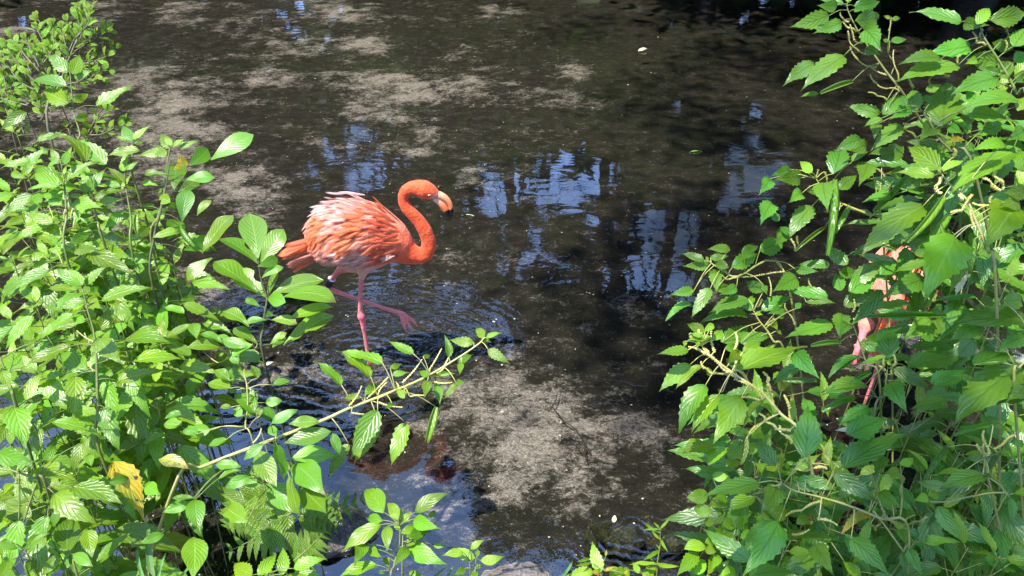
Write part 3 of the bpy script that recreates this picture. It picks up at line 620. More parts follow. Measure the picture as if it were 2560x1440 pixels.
p = Plant('flowering_nettle', 'nettle shoot arching over the water below the flamingo, pale stem set with beaded flower spikes', 'plant',
          [('R4', [(1600,100,1.5), (1560,140,1.5), (1440,220,1.5), (1250,330,1.5), (1000,435,1.5), (830,500,1.5), (700,560,1.5), (415,670,1.5), (175,760,1.5), (0,830,1.5), (-120,880,1.48)])], 'nettle', 'nettle', 1.5, 'stem_pale', 0.0030, root=(-1.0, 1.05, -.05))
p.leaves('R4', '1000,510,845,790,140;1010,600,860,815,85;1160,580,1070,830,100;1330,490,1275,690,60,r;1330,360,1350,480,60;1200,190,1055,115,50;1025,240,790,175,60;960,320,770,165,35;795,365,640,225,35;1540,125,1400,110,60;1620,165,1745,245,60;1600,100,1550,40,55,k;1610,100,1700,70,28,k;1600,110,1640,125,32,k;1400,210,1375,80,45;1290,310,1230,285,40;1150,440,1100,380,40;1340,310,1440,300,28,k;1440,350,1495,355,32;1070,270,1130,245,40;1450,240,1540,190,48;1310,305,1390,290,42,k;1445,360,1370,450,40;1280,340,1260,440,60;1150,420,1170,380,35,k;1470,240,1460,310,40;1080,470,1040,500,50;900,430,800,440,40;930,420,1000,350,90;1080,310,1180,295,35;1255,205,1300,200,30;838,700,715,895,75')
p.spikes('R4', '930,450,1060,320;1000,420,1050,350;1140,350,1250,220;1290,280,1360,160;840,480,910,370;850,520,930,530;1000,460,1140,490;1180,430,1270,425;1310,345,1420,350;1350,290,1410,170;1100,410,1230,340;1000,440,1120,380;300,690,345,610;1120,400,1100,345;1380,260,1330,300', thick=.75)
p.leaves('L3', '1430,390,1700,470,110,o', kind='smooth', D=1.48); p.done()

p = Plant('hanging_branch', 'branch of large smooth oval leaves hanging below the yellow flowering stem', 'plant', [('L5', [(1030,930,1.47), (1090,1060,1.45), (1150,1220,1.44), (1200,1400,1.43)]), ('L5', [(620,1090,1.47), (760,1220,1.46), (880,1290,1.45), (980,1360,1.45)])], 'smooth', 'smooth', 1.44, 'stem', 0.0014, root=False)
p.leaves('L5', '1540,860,1110,960,165;1170,1110,1620,1080,155;1000,790,1240,660,100;1430,770,1155,790,115;1050,900,980,810,90;880,1030,1050,1360,195;500,1160,730,1170,85;810,1260,570,1370,125;1210,1150,1480,1420,240;1020,950,1130,1300,95;1550,870,1620,1070,90;860,1000,840,1200,50,r;930,970,750,1120,100;1130,1120,1200,1240,60;720,1210,520,1290,40;760,1320,920,1360,60')
p.leaves('L6', '590,170,690,570,85;380,250,690,520,200;690,280,910,505,220', pet=False)
p.leaves('L6', '240,180,0,290,120;210,580,10,440,170', D=1.42)
p.leaves('L3', '1720,780,1460,870,130;1740,740,1540,740,60;1760,750,1790,1040,180;1750,1090,1740,1460,250', D=1.4); p.done()

# small leaved shrub at the top
def branch_shrub(p, lines, D, leafpx, step, kind, mat):
    lines = lines + [[(x * 1.0 + dx_, y + dy_) for x, y in l] for l in lines for dx_, dy_ in ((random.uniform(-45, 25), random.uniform(5, 60)),)]
    for pts in lines:
        d0 = D + random.uniform(-.06, .06); q = smooth_path([P(*px_of('R1', x, y), d0) for x, y in pts], 8); p.stems.append(q)
        p.tb.tube([v - p.e.location for v in q], [0.0022 * (1 - .7 * i / len(q)) + .0006 for i in range(len(q))], 5)
        acc = 0; side = 1
        for a, b in zip(q, q[1:]):
            acc += (b - a).length
            if acc > step:
                acc = 0; side = -side; t_ = (b - a).normalized()
                for sg in ((1, -1) if random.random() < .6 else (side,)):
                    l = leafpx / 2 / FPX * d0 * random.uniform(.7, 1.3); lat = t_.cross((CAM - b).normalized()) * sg
                    dr = (t_ * random.uniform(.3, .9) + lat * random.uniform(.4, 1) + Vector((random.uniform(-.3, .3), random.uniform(-.5, .5), random.uniform(0, .5)))).normalized()
                    put_leaf(p.e, b, b + dr * l, Vector((random.uniform(-.6, .4), random.uniform(-.9, .2), 1)), kind, mat)
        t_ = (q[-1] - q[-2]).normalized()
        for sg in (1, -1): put_leaf(p.e, q[-1], q[-1] + (t_ + Vector((.3 * sg, 0, .2))).normalized() * leafpx / 2.4 / FPX * d0, Vector((0, -1, .6)), kind, mat)
p = Plant('small_leaf_shrub', 'twiggy shrub with tiny rounded yellow green leaves, tallest on the bank', 'shrub', [('R1', [(340,300,2.5), (300,420,2.45), (240,640,2.4)])], 'obovate', 'shrub', 2.5, 'woody', .004)
branch_shrub(p, [[(330,330),(400,160),(470,5)],[(300,300),(240,190),(190,95)],[(340,300),(350,190),(335,110)],[(200,360),(120,270),(55,180)],[(350,280),(460,275),(570,240)],[(370,240),(450,190),(535,140)],[(200,340),(150,240),(130,200)],
  [(110,560),(60,450),(0,370)],[(480,660),(540,655),(620,615)],[(280,340),(270,240),(265,130)],[(380,330),(450,300),(540,350)],[(340,420),(430,400),(510,350)],[(170,420),(90,370),(30,290)],[(200,460),(130,400),(110,330)],[(260,420),(220,330),(210,250)],
  [(90,480),(40,420),(10,230)],[(150,520),(60,500),(5,480)],[(230,520),(160,470),(100,440)],[(400,200),(420,120),(400,50)],[(250,260),(290,200),(280,180)],[(120,300),(100,230),(150,200)],[(430,680),(500,560),(540,520)],[(60,340),(30,300),(5,250)],[(310,260),(300,210),(330,160)],[(380,190),(440,120),(450,60)],
  [(50,600),(20,520),(0,440)],[(260,560),(200,500),(180,440)],[(300,500),(270,420),(300,370)],[(210,600),(250,540),(330,500)],[(100,640),(70,560),(60,520)],[(140,380),(180,320),(170,270)],[(40,420),(70,350),(70,300)]], 2.5, 52, 0.023, 'obovate', 'shrub')
p.fill([(60, 260, 2.55), (140, 230, 2.55), (30, 330, 2.5), (170, 320, 2.5)], L=(.035, .06), step=.05, nodes=8, pet=.01); p.done()

# ------------------------------------------------------------------ bottom edge
def fern(label, rachis, fr, D, L, n, mat='fern', group=None, root=None):
    pts = [P(*px_of(fr, x, y), D if len(r_) == 0 else r_[0]) for x, y, *r_ in rachis]; q = smooth_path(pts, 10)
    base = Vector(root) if root else q[0].copy(); e = empty('fern_frond', base, label, 'fern', group); tb = Tubes()
    full = ([base, base.lerp(q[0], .6) + Vector((0, 0, .04))] if root else []) + q; full = smooth_path(full, 1) if root else full
    tb.tube([v - base for v in full], [0.0022 * (1 - .75 * i / len(full)) for i in range(len(full))], 5); link('stem', tb.mesh('stem', M['stem']), None, e)
    tot = len(q) - 1
    for k in range(n):
        f = (k + .5) / n; i = min(int(f * tot), tot - 1); c = q[i].lerp(q[i + 1], f * tot - i); t_ = (q[i + 1] - q[i]).normalized()
        vdir = (CAM - c).normalized(); up_ = (vdir + Vector((0, 0, 1))).normalized(); lat = t_.cross(up_).normalized(); l = L * (1 - f) ** .7 * random.uniform(.85, 1.1) + .012
        for sg in (1, -1):
            put_leaf(e, c, c + (lat * sg + t_ * .45 + Vector((0, 0, random.uniform(-.3, .15)))).normalized() * l, up_ + Vector((random.uniform(-.3, .3),) * 3), 'pinna', mat, name='leaflet')
    return e
GF = 'fern fronds at the water edge'
fern('fern frond lit yellow green across the dark wet rock, its leaflets standing up', [(690,520), (880,500), (1080,450), (1260,380)], 'L6', 1.6, .055, 7, group=GF)
fern('shaded fern frond hanging beside the large smooth hanging leaves', [(600,500), (430,640), (260,740), (20,860)], 'L6', 1.55, .08, 8, group=GF)
fern('small fern frond pointing up from the clear dark blue water patch', [(620,930), (740,830), (830,740), (910,650)], 'L6', 1.5, .05, 7, group=GF)
fern('drooping fern frond with coarse leaflets over the dark rock', [(660,530), (790,540), (900,580), (1020,620)], 'L6', 1.57, .05, 7, group=GF)
fern('dim fern frond low over the water behind the smooth leaf corner', [(420,330), (260,380), (140,500), (20,640)], 'L6', 1.75, .11, 13, group=GF)
for i, (a, lab) in enumerate((([(1971,1215,1.5), (1700,1215,1.5), (1400,1270,1.5), (1040,1300,1.5)], 'dark fern frond lying level in the shaded corner under the nettles'), ([(1971,1060,1.6), (1750,1040,1.6), (1600,960,1.6), (1500,860,1.6)], 'dark fern frond rising behind the shaded corner nettles'), ([(1971,700,1.6), (1850,650,1.6), (1650,655,1.6), (1400,720,1.6)], 'thin fern frond catching light between shaded nettle leaves'), ([(1990,420,1.7), (1800,440,1.7), (1500,450,1.7), (1200,430,1.7)], 'pale sunlit fern frond low on the shaded bank'))):
    fern(lab, a, 'T6', 1.5, (.09, .09, .05, .05)[i], 16, group='ferns in the shaded corner')

GB = 'small herbs along the near edge'
p = Plant('nettle_plant', 'sunlit rosette of pale veined toothed leaves at the very edge below the clear blue water', 'plant', [('L6', [(420,1060), (430,1140)])], 'nettle', 'young', 1.38, group=GB)
p.leaves('L6', '250,1060,85,945,170;300,1060,470,870,150;520,1060,520,810,135;620,1000,920,910,115;620,1040,890,1080,95;430,1100,380,980,110;200,1140,60,1060,120;700,1130,560,1040,120', mat='young'); p.done()
p = Plant('lance_leaf_herb', 'bright herb with pointed glossy lance leaves in front of the dark wet rock', 'plant', [('L6', [(1560,620), (1560,780), (1510,980), (1490,1140)]), ('L6', [(1590,700), (1585,1060)])], 'lance', 'nettle', 1.45, 'stem', 0.0022)
p.leaves('L6', '1700,500,2010,320,130;1690,560,1920,645,130;1550,570,1450,410,110;1650,790,1985,965,170;1640,820,1510,985,120;1610,800,1845,665,95;1390,610,1040,850,150;1460,620,1455,860,120;1580,690,1700,600,90,k;1560,600,1680,490,75,k;1420,500,1240,290,195;1410,570,1270,560,85;1820,540,1880,480,65;1360,970,1000,1080,110;1250,780,1160,980,170;1860,790,1980,795,50;1520,560,1600,470,60,k;1640,720,1820,660,120;1300,820,1400,900,90;1560,660,1510,580,50,k;1700,720,1590,690,60,k;1440,900,1470,1000,110;1380,1030,1430,1050,60;1640,1040,1780,1067,60')
p.done()
p = Plant('lance_leaf_herb', 'little herb with a four leaved top beside the round grey stone', 'plant', [('L6', [(2240,920), (2235,1000), (2230,1120)]), ('L6', [(2170,900), (2190,1080)])], 'nettle', 'young', 1.5, 'stem', 0.0016, group=GB)
p.leaves('L6', '2230,910,2010,815,105;2130,860,1935,885,80;2190,830,2320,740,62;2280,930,2495,890,92;2250,900,2260,820,50,k;2140,1000,2040,1060,75;2200,1090,2250,995,105;2330,1080,2380,1050,60;2280,1000,2240,960,50', kind='lance'); p.done()
p = Plant('nettle_plant', 'bottom edge nettle with one tall pointed leaf standing over flat broad ones', 'plant', [('T7', [(1180,1230), (1190,1330)])], 'nettle', 'young', 1.45, group=GB)
p.leaves('T7', '1180,1230,1070,810,210;1080,1220,700,1290,160;1300,1310,1500,1190,150;1250,1220,1400,1155,45,y;1490,1180,1340,1260,100;1080,1215,1180,1265,70,y;1250,1010,1262,925,40,y;1500,1260,1560,1180,40,y')
p.leaves('T7', '1030,1045,870,1087,50;1045,1105,860,1142,50', kind='thin'); p.done()
p = Plant('thin_leaf_herb', 'wispy herb with narrow yellow green leaves in front of the glinting mossy rock', 'plant', [('T7', [(1970,640), (1980,800), (1965,930), (1935,1120), (1925,1300)])], 'thin', 'young', 1.5, 'stem', 0.0010)
p.leaves('T7', '1970,660,2130,480,35;1975,650,1880,565,32;1920,690,1770,565,55;1970,660,1745,662,28;1970,790,1860,670,55;1990,790,2080,960,50;1970,920,1920,860,55;2000,780,2050,740,50;1960,940,1750,1070,55;1930,1125,1560,1125,50;1930,1115,2240,1150,65;1900,1110,1840,1040,30')
p.leaves('T7', '1700,1240,1610,1090,110;1750,1280,1950,1160,130;1560,1200,1400,1280,120;1900,1290,1700,1230,120;1830,1300,1760,1180,60', kind='nettle', mat='young'); p.done()
g = Plant('grass_clump', 'two curved grass blades beside the grey stone at the bottom edge', 'grass', [('L6', [(1830,1120,1.5), (1830,1180,1.5)])], 'blade', 'grass', 1.5, r=.0015)
g.leaves('L6', '1800,1110,1980,975,22;1960,1100,2040,950,26', pet=False); g.done()
g = Plant('grass_clump', 'pale broad grass blade leaning beside the sunlit edge nettle', 'grass', [('T7', [(640,1330,1.45), (640,1400,1.45)])], 'blade', 'grass', 1.45, r=.0015)
g.leaves('T7', '620,1340,815,1040,70', pet=False); g.done()
# ------------------------------------------------------------------ plants, right side
GR = 'false nettles on the shaded bank'
RR = (1.35, 1.25, -.05)
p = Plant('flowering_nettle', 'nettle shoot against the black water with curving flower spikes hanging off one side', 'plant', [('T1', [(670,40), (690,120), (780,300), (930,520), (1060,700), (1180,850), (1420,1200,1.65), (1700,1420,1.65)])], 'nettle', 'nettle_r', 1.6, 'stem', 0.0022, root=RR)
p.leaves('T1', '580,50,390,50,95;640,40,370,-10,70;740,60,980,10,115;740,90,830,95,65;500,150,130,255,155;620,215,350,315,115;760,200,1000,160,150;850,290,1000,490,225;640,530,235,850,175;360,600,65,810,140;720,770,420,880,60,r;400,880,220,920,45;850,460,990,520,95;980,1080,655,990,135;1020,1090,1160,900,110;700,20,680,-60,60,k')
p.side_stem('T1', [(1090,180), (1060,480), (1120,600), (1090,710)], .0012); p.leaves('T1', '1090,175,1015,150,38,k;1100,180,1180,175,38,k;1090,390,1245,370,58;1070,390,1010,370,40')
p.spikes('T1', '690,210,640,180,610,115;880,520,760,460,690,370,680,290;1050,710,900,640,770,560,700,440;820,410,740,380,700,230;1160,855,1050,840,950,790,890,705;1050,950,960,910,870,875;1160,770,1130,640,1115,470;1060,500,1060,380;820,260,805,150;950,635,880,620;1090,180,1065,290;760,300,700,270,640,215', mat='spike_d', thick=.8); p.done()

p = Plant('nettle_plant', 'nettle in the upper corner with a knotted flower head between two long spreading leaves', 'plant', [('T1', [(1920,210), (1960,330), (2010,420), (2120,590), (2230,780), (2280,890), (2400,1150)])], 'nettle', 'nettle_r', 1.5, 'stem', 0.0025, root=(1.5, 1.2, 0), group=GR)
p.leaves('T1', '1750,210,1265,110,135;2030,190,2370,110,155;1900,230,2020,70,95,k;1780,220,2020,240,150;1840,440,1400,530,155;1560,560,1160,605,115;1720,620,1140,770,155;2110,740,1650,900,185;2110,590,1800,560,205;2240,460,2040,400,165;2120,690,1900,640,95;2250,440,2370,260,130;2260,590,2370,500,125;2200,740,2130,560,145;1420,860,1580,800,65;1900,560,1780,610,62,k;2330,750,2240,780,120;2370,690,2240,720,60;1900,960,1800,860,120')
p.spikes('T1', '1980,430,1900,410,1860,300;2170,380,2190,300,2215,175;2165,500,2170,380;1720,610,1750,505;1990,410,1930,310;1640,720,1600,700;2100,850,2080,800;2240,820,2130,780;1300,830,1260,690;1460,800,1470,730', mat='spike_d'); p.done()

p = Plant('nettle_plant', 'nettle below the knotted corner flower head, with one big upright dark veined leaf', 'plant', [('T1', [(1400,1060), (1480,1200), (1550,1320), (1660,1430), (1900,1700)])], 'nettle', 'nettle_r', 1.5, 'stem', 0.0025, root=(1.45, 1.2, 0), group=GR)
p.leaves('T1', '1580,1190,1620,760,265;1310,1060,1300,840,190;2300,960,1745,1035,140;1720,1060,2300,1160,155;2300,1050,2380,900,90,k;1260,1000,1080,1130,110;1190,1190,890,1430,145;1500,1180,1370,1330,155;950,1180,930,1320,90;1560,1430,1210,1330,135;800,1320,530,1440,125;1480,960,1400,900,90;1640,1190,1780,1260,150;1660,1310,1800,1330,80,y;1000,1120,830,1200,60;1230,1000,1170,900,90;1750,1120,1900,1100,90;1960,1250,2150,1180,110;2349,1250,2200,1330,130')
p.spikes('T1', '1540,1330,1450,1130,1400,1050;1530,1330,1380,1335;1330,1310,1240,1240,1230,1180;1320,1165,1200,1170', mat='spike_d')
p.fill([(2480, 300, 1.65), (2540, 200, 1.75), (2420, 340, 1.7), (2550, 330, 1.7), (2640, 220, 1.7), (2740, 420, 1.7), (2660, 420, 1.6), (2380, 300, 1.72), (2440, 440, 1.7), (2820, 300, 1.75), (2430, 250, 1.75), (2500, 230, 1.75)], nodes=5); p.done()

p = Plant('nettle_plant', 'sunlit nettle with a very large pale hanging leaf over the half hidden flamingo', 'plant', [('T2', [(1550,260), (1660,400), (1800,520), (1880,700), (2000,1000), (2080,1300,1.35)])], 'nettle', 'nettle', 1.35, 'stem_pale', 0.0025, root=(1.2, 1.0, .1), group=GR)
p.leaves('T2', '1550,230,1240,20,225;1500,300,1110,265,125;1590,260,1800,150,62,k;1390,590,810,1000,240;1590,500,1240,930,85,r;1640,680,1380,990,95,r;1700,890,1420,1460,350;2250,600,1970,990,290;2349,440,2160,460,115;1880,900,1830,1230,65,r;1830,1200,1700,1440,75,p;2240,80,1640,470,195;2160,0,1850,60,110;2349,260,2290,60,170;1640,900,1560,760,70,r;1560,270,1550,200,40,k;2300,530,2120,580,120;1700,880,1620,1480,150')
p.spikes('T2', '1560,320,1510,400,1570,460;2080,270,2120,340,2150,430;1930,310,2050,390,2130,440;1860,480,1760,630,1650,650;2050,580,1860,560;1840,620,1880,790;1760,530,1730,480;2060,480,2040,580;1690,120,1680,40', mat='spike', thick=1.1)
p.fill([(2470, 560, 1.6), (2540, 480, 1.6), (2520, 700, 1.55)], nodes=4, mat='nettle_r'); p.done()

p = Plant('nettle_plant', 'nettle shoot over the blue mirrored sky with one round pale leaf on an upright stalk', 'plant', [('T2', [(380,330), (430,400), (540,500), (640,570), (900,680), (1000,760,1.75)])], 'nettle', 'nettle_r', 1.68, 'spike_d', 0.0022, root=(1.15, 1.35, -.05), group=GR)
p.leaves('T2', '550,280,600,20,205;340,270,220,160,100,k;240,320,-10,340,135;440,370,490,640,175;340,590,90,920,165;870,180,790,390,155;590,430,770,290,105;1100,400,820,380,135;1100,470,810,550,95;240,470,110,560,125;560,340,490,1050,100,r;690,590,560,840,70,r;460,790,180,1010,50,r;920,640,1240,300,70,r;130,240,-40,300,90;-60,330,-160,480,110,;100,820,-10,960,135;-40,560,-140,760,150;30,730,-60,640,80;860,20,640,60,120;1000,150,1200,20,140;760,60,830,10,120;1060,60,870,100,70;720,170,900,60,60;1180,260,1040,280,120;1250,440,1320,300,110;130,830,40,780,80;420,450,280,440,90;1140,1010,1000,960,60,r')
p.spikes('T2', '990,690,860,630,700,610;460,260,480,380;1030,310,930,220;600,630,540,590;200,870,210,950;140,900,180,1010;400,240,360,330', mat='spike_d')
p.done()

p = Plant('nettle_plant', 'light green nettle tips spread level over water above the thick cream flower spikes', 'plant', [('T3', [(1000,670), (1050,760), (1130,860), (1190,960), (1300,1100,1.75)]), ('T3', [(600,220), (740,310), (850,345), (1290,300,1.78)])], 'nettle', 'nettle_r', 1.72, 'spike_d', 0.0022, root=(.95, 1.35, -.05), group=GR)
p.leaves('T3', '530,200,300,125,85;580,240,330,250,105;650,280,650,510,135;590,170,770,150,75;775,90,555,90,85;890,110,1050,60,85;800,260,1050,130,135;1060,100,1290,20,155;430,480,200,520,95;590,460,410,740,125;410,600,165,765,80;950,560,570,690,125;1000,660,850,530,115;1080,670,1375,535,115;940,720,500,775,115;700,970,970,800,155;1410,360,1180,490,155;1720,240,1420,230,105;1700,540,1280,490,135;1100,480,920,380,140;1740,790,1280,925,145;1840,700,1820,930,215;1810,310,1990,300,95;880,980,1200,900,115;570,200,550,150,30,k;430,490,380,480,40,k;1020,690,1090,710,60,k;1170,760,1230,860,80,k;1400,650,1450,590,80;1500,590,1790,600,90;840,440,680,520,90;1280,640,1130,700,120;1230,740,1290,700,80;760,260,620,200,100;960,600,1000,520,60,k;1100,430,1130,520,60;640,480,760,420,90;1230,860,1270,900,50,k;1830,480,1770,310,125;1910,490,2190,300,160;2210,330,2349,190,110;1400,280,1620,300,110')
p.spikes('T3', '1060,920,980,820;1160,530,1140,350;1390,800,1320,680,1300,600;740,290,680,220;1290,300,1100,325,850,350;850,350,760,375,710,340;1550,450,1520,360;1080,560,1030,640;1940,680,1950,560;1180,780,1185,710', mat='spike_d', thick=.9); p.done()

p = Plant('flowering_nettle', 'sunlit nettle with thick cream flower spikes and hanging leaves beside open water', 'plant', [('T3', [(510,1000), (560,1070), (790,1250), (1070,1440), (1250,1640), (1500,1950)])], 'nettle', 'nettle', 1.5, 'spike', 0.0027, root=(.85, 1.1, 0))
p.leaves('T3', '380,1040,80,1080,95;400,1180,100,1440,155;500,1190,260,1410,75;860,1240,1510,1000,175;600,930,340,960,65,k;620,800,510,880,65,k;540,870,360,790,115;860,1080,740,1180,115;480,970,460,1030,60,k;520,910,390,880,50,k;350,960,340,1020,50,k;900,1060,1080,960,100;620,950,700,850,110;1540,1000,1830,970,60,r;730,1030,850,1010,90;600,1290,560,1200,80')
p.leaves('T4', '430,10,230,370,155;700,100,490,450,195;530,80,320,370,115;860,130,720,300,60')
p.spikes('T3', '790,1260,660,1160,530,1060;820,1240,815,1050,825,870;630,1060,600,860;780,1245,640,1260,560,1220,500,1150;1070,1440,930,1310,830,1230;980,1420,850,1330,740,1280;540,1080,380,1010;560,1090,520,1020;1160,1440,1130,1340,1090,1250;430,930,400,880;500,890,480,850', mat='spike', thick=1.25)
p.spikes('T4', '970,200,930,90,900,0;870,115,790,105,700,100;1085,300,1060,180,1020,80;1065,350,960,340,880,285,830,220;960,230,840,300,740,410;1340,630,1220,640,1100,630;1350,610,1320,530,1290,450;860,110,740,-20;1080,440,1000,370', mat='spike', thick=1.15)
p.leaves('T4', '740,400,700,600,70,r;560,60,520,40,50'); p.done()

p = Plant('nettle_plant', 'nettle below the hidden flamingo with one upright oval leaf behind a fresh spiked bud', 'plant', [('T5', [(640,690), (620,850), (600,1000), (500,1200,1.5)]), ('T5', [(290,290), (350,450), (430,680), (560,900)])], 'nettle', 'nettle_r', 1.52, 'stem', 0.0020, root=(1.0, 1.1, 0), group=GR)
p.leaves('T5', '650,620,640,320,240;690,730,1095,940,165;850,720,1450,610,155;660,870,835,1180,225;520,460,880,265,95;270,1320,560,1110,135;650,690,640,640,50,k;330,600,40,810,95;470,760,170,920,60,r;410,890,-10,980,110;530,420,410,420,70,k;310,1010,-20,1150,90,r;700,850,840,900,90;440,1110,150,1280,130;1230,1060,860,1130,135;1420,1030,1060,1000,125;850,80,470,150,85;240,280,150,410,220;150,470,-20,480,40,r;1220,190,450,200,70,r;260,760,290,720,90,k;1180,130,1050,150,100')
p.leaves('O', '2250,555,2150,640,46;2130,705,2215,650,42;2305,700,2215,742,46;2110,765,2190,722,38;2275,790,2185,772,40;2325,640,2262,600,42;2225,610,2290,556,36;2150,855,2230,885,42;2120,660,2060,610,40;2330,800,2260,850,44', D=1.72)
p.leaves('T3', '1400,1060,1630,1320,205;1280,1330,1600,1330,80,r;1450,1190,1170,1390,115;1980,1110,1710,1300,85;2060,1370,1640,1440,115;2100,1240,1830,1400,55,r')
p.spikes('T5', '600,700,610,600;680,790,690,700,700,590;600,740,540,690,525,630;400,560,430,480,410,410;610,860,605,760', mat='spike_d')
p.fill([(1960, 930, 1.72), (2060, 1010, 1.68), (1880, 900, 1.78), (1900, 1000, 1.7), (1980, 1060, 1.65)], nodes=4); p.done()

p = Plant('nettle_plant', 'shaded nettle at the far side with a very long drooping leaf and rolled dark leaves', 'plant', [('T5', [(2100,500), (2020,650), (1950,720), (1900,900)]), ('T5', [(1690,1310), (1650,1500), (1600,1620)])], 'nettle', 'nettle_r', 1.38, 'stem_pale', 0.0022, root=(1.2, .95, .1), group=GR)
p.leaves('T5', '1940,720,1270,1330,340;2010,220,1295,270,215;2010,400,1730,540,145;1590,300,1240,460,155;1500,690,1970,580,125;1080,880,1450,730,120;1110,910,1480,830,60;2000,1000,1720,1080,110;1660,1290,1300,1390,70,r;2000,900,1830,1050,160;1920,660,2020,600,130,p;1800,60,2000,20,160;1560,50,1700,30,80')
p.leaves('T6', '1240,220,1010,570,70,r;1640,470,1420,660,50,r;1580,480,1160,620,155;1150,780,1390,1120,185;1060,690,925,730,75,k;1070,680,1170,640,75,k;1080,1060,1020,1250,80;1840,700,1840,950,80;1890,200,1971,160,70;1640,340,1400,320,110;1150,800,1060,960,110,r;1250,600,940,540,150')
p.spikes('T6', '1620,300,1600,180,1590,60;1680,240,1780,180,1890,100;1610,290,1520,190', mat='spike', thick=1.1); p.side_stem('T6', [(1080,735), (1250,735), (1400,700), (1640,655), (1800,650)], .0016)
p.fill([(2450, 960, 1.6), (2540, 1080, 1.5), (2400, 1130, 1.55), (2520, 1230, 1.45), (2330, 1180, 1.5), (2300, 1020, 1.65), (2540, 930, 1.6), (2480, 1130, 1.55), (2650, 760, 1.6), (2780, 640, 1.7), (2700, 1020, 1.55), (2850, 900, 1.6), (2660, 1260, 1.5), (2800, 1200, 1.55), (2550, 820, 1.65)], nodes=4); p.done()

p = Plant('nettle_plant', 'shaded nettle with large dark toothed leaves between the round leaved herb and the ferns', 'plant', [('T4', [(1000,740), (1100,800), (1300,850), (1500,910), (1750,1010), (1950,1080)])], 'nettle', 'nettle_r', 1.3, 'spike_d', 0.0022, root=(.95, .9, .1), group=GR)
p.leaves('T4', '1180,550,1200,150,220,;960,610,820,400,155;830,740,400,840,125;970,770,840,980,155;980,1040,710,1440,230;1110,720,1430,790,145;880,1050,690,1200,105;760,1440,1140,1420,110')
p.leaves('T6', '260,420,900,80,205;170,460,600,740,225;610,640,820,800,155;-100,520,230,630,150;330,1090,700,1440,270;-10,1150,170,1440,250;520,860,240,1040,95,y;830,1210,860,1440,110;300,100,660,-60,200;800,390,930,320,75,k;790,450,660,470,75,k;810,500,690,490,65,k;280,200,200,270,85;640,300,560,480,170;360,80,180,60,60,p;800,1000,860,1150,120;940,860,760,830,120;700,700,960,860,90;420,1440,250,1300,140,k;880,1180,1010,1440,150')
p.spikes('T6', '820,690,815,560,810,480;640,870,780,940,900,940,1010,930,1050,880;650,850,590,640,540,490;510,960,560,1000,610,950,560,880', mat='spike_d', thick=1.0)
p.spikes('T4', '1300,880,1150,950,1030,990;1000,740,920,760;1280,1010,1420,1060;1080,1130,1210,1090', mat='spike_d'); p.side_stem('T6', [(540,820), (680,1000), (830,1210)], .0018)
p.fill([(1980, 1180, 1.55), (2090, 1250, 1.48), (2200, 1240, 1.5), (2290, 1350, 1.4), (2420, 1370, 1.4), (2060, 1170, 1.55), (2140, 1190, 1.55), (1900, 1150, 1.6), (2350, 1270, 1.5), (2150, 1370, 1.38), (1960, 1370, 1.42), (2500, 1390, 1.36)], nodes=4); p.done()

p = Plant('round_leaf_herb', 'sunlit herb with small rounded pale leaves at the edge of the dark shaded water', 'plant', [('T4', [(560,970), (600,1080), (640,1250), (700,1440)]), ('T4', [(600,470), (720,560), (800,700)]), ('T4', [(430,1230), (520,1250), (640,1190)])], 'round', 'young', 1.6, 'stem', 0.0014)
p.leaves('T4', '510,480,260,520,85;600,480,450,610,95;700,430,600,570,120;745,290,620,230,115;740,370,610,360,75;450,830,290,850,105;480,960,340,930,105;500,1040,420,1030,75;560,1060,640,1030,85;570,1110,490,1110,68;560,1140,670,1190,115;550,1010,540,930,65;570,990,620,950,55;430,1220,270,1235,85;430,1190,490,1170,65;430,1240,510,1260,75;800,850,610,940,95;600,880,460,900,95;690,590,570,610,60;860,360,780,400,90;480,690,600,690,80;900,960,1060,950,110;330,1420,430,1320,110;830,450,760,530,80;520,860,590,830,90;660,1060,760,1040,90;460,1060,520,1150,80;900,980,930,950,70;900,680,960,670,90,;1000,620,850,640,80')
p.leaves('T4', '370,1270,215,1440,115;520,1290,440,1440,110;540,1290,480,1400,70', kind='nettle', mat='nettle')
p.leaves('O', '1925,1290,1890,1300,22;1980,1330,1940,1350,24;1850,1380,1890,1400,26;1910,1400,1880,1420,24;1995,1400,1950,1420,26;2020,1290,1990,1310,24;1960,1240,1930,1250,26;1990,1215,2040,1225,22;1880,1330,1850,1345,24;2030,1350,2000,1370,26;1840,1430,1800,1440,30', kind='round'); p.done()
# ------------------------------------------------------------------ stones, twigs, floating leaves, shell bits
t = NT('wet_rock'); ge = t.add('NewGeometry'); tcn = t.add('TexCoord'); n1 = t.noise(tcn.outputs['Object'], 16, 6, 0.65, 0.6); n2 = t.noise(tcn.outputs['Object'], 60, 4)
col = t.mix(t.ramp(n1, 0.35, 0.7), c4(0.018, 0.016, 0.014), c4(0.075, 0.065, 0.055)); col = t.mix(t.math('MULTIPLY', t.ramp(n2, 0.55, 0.75), 0.5), col, c4(0.05, 0.055, 0.02))
M['wet_rock'] = t.done(t.bsdf(col, 0.16, 0.7, t.bump(t.math('ADD', n1, t.math('MULTIPLY', n2, 0.4)), 0.03)).outputs[0])
t = NT('mossy_rock'); tcn = t.add('TexCoord'); n1 = t.noise(tcn.outputs['Object'], 14, 6, 0.7, 1.2); n2 = t.noise(tcn.outputs['Object'], 55, 5, 0.6, 1.0)
col = t.mix(t.ramp(n1, 0.4, 0.7), c4(0.022, 0.024, 0.012), c4(0.10, 0.10, 0.035)); col = t.mix(t.math('MULTIPLY', t.ramp(n2, 0.55, 0.75), 0.6), col, c4(0.16, 0.13, 0.08))
M['mossy_rock'] = t.done(t.bsdf(col, 0.07, 0.9, t.bump(t.math('ADD', n1, t.math('MULTIPLY', n2, 0.6)), 0.05)).outputs[0])
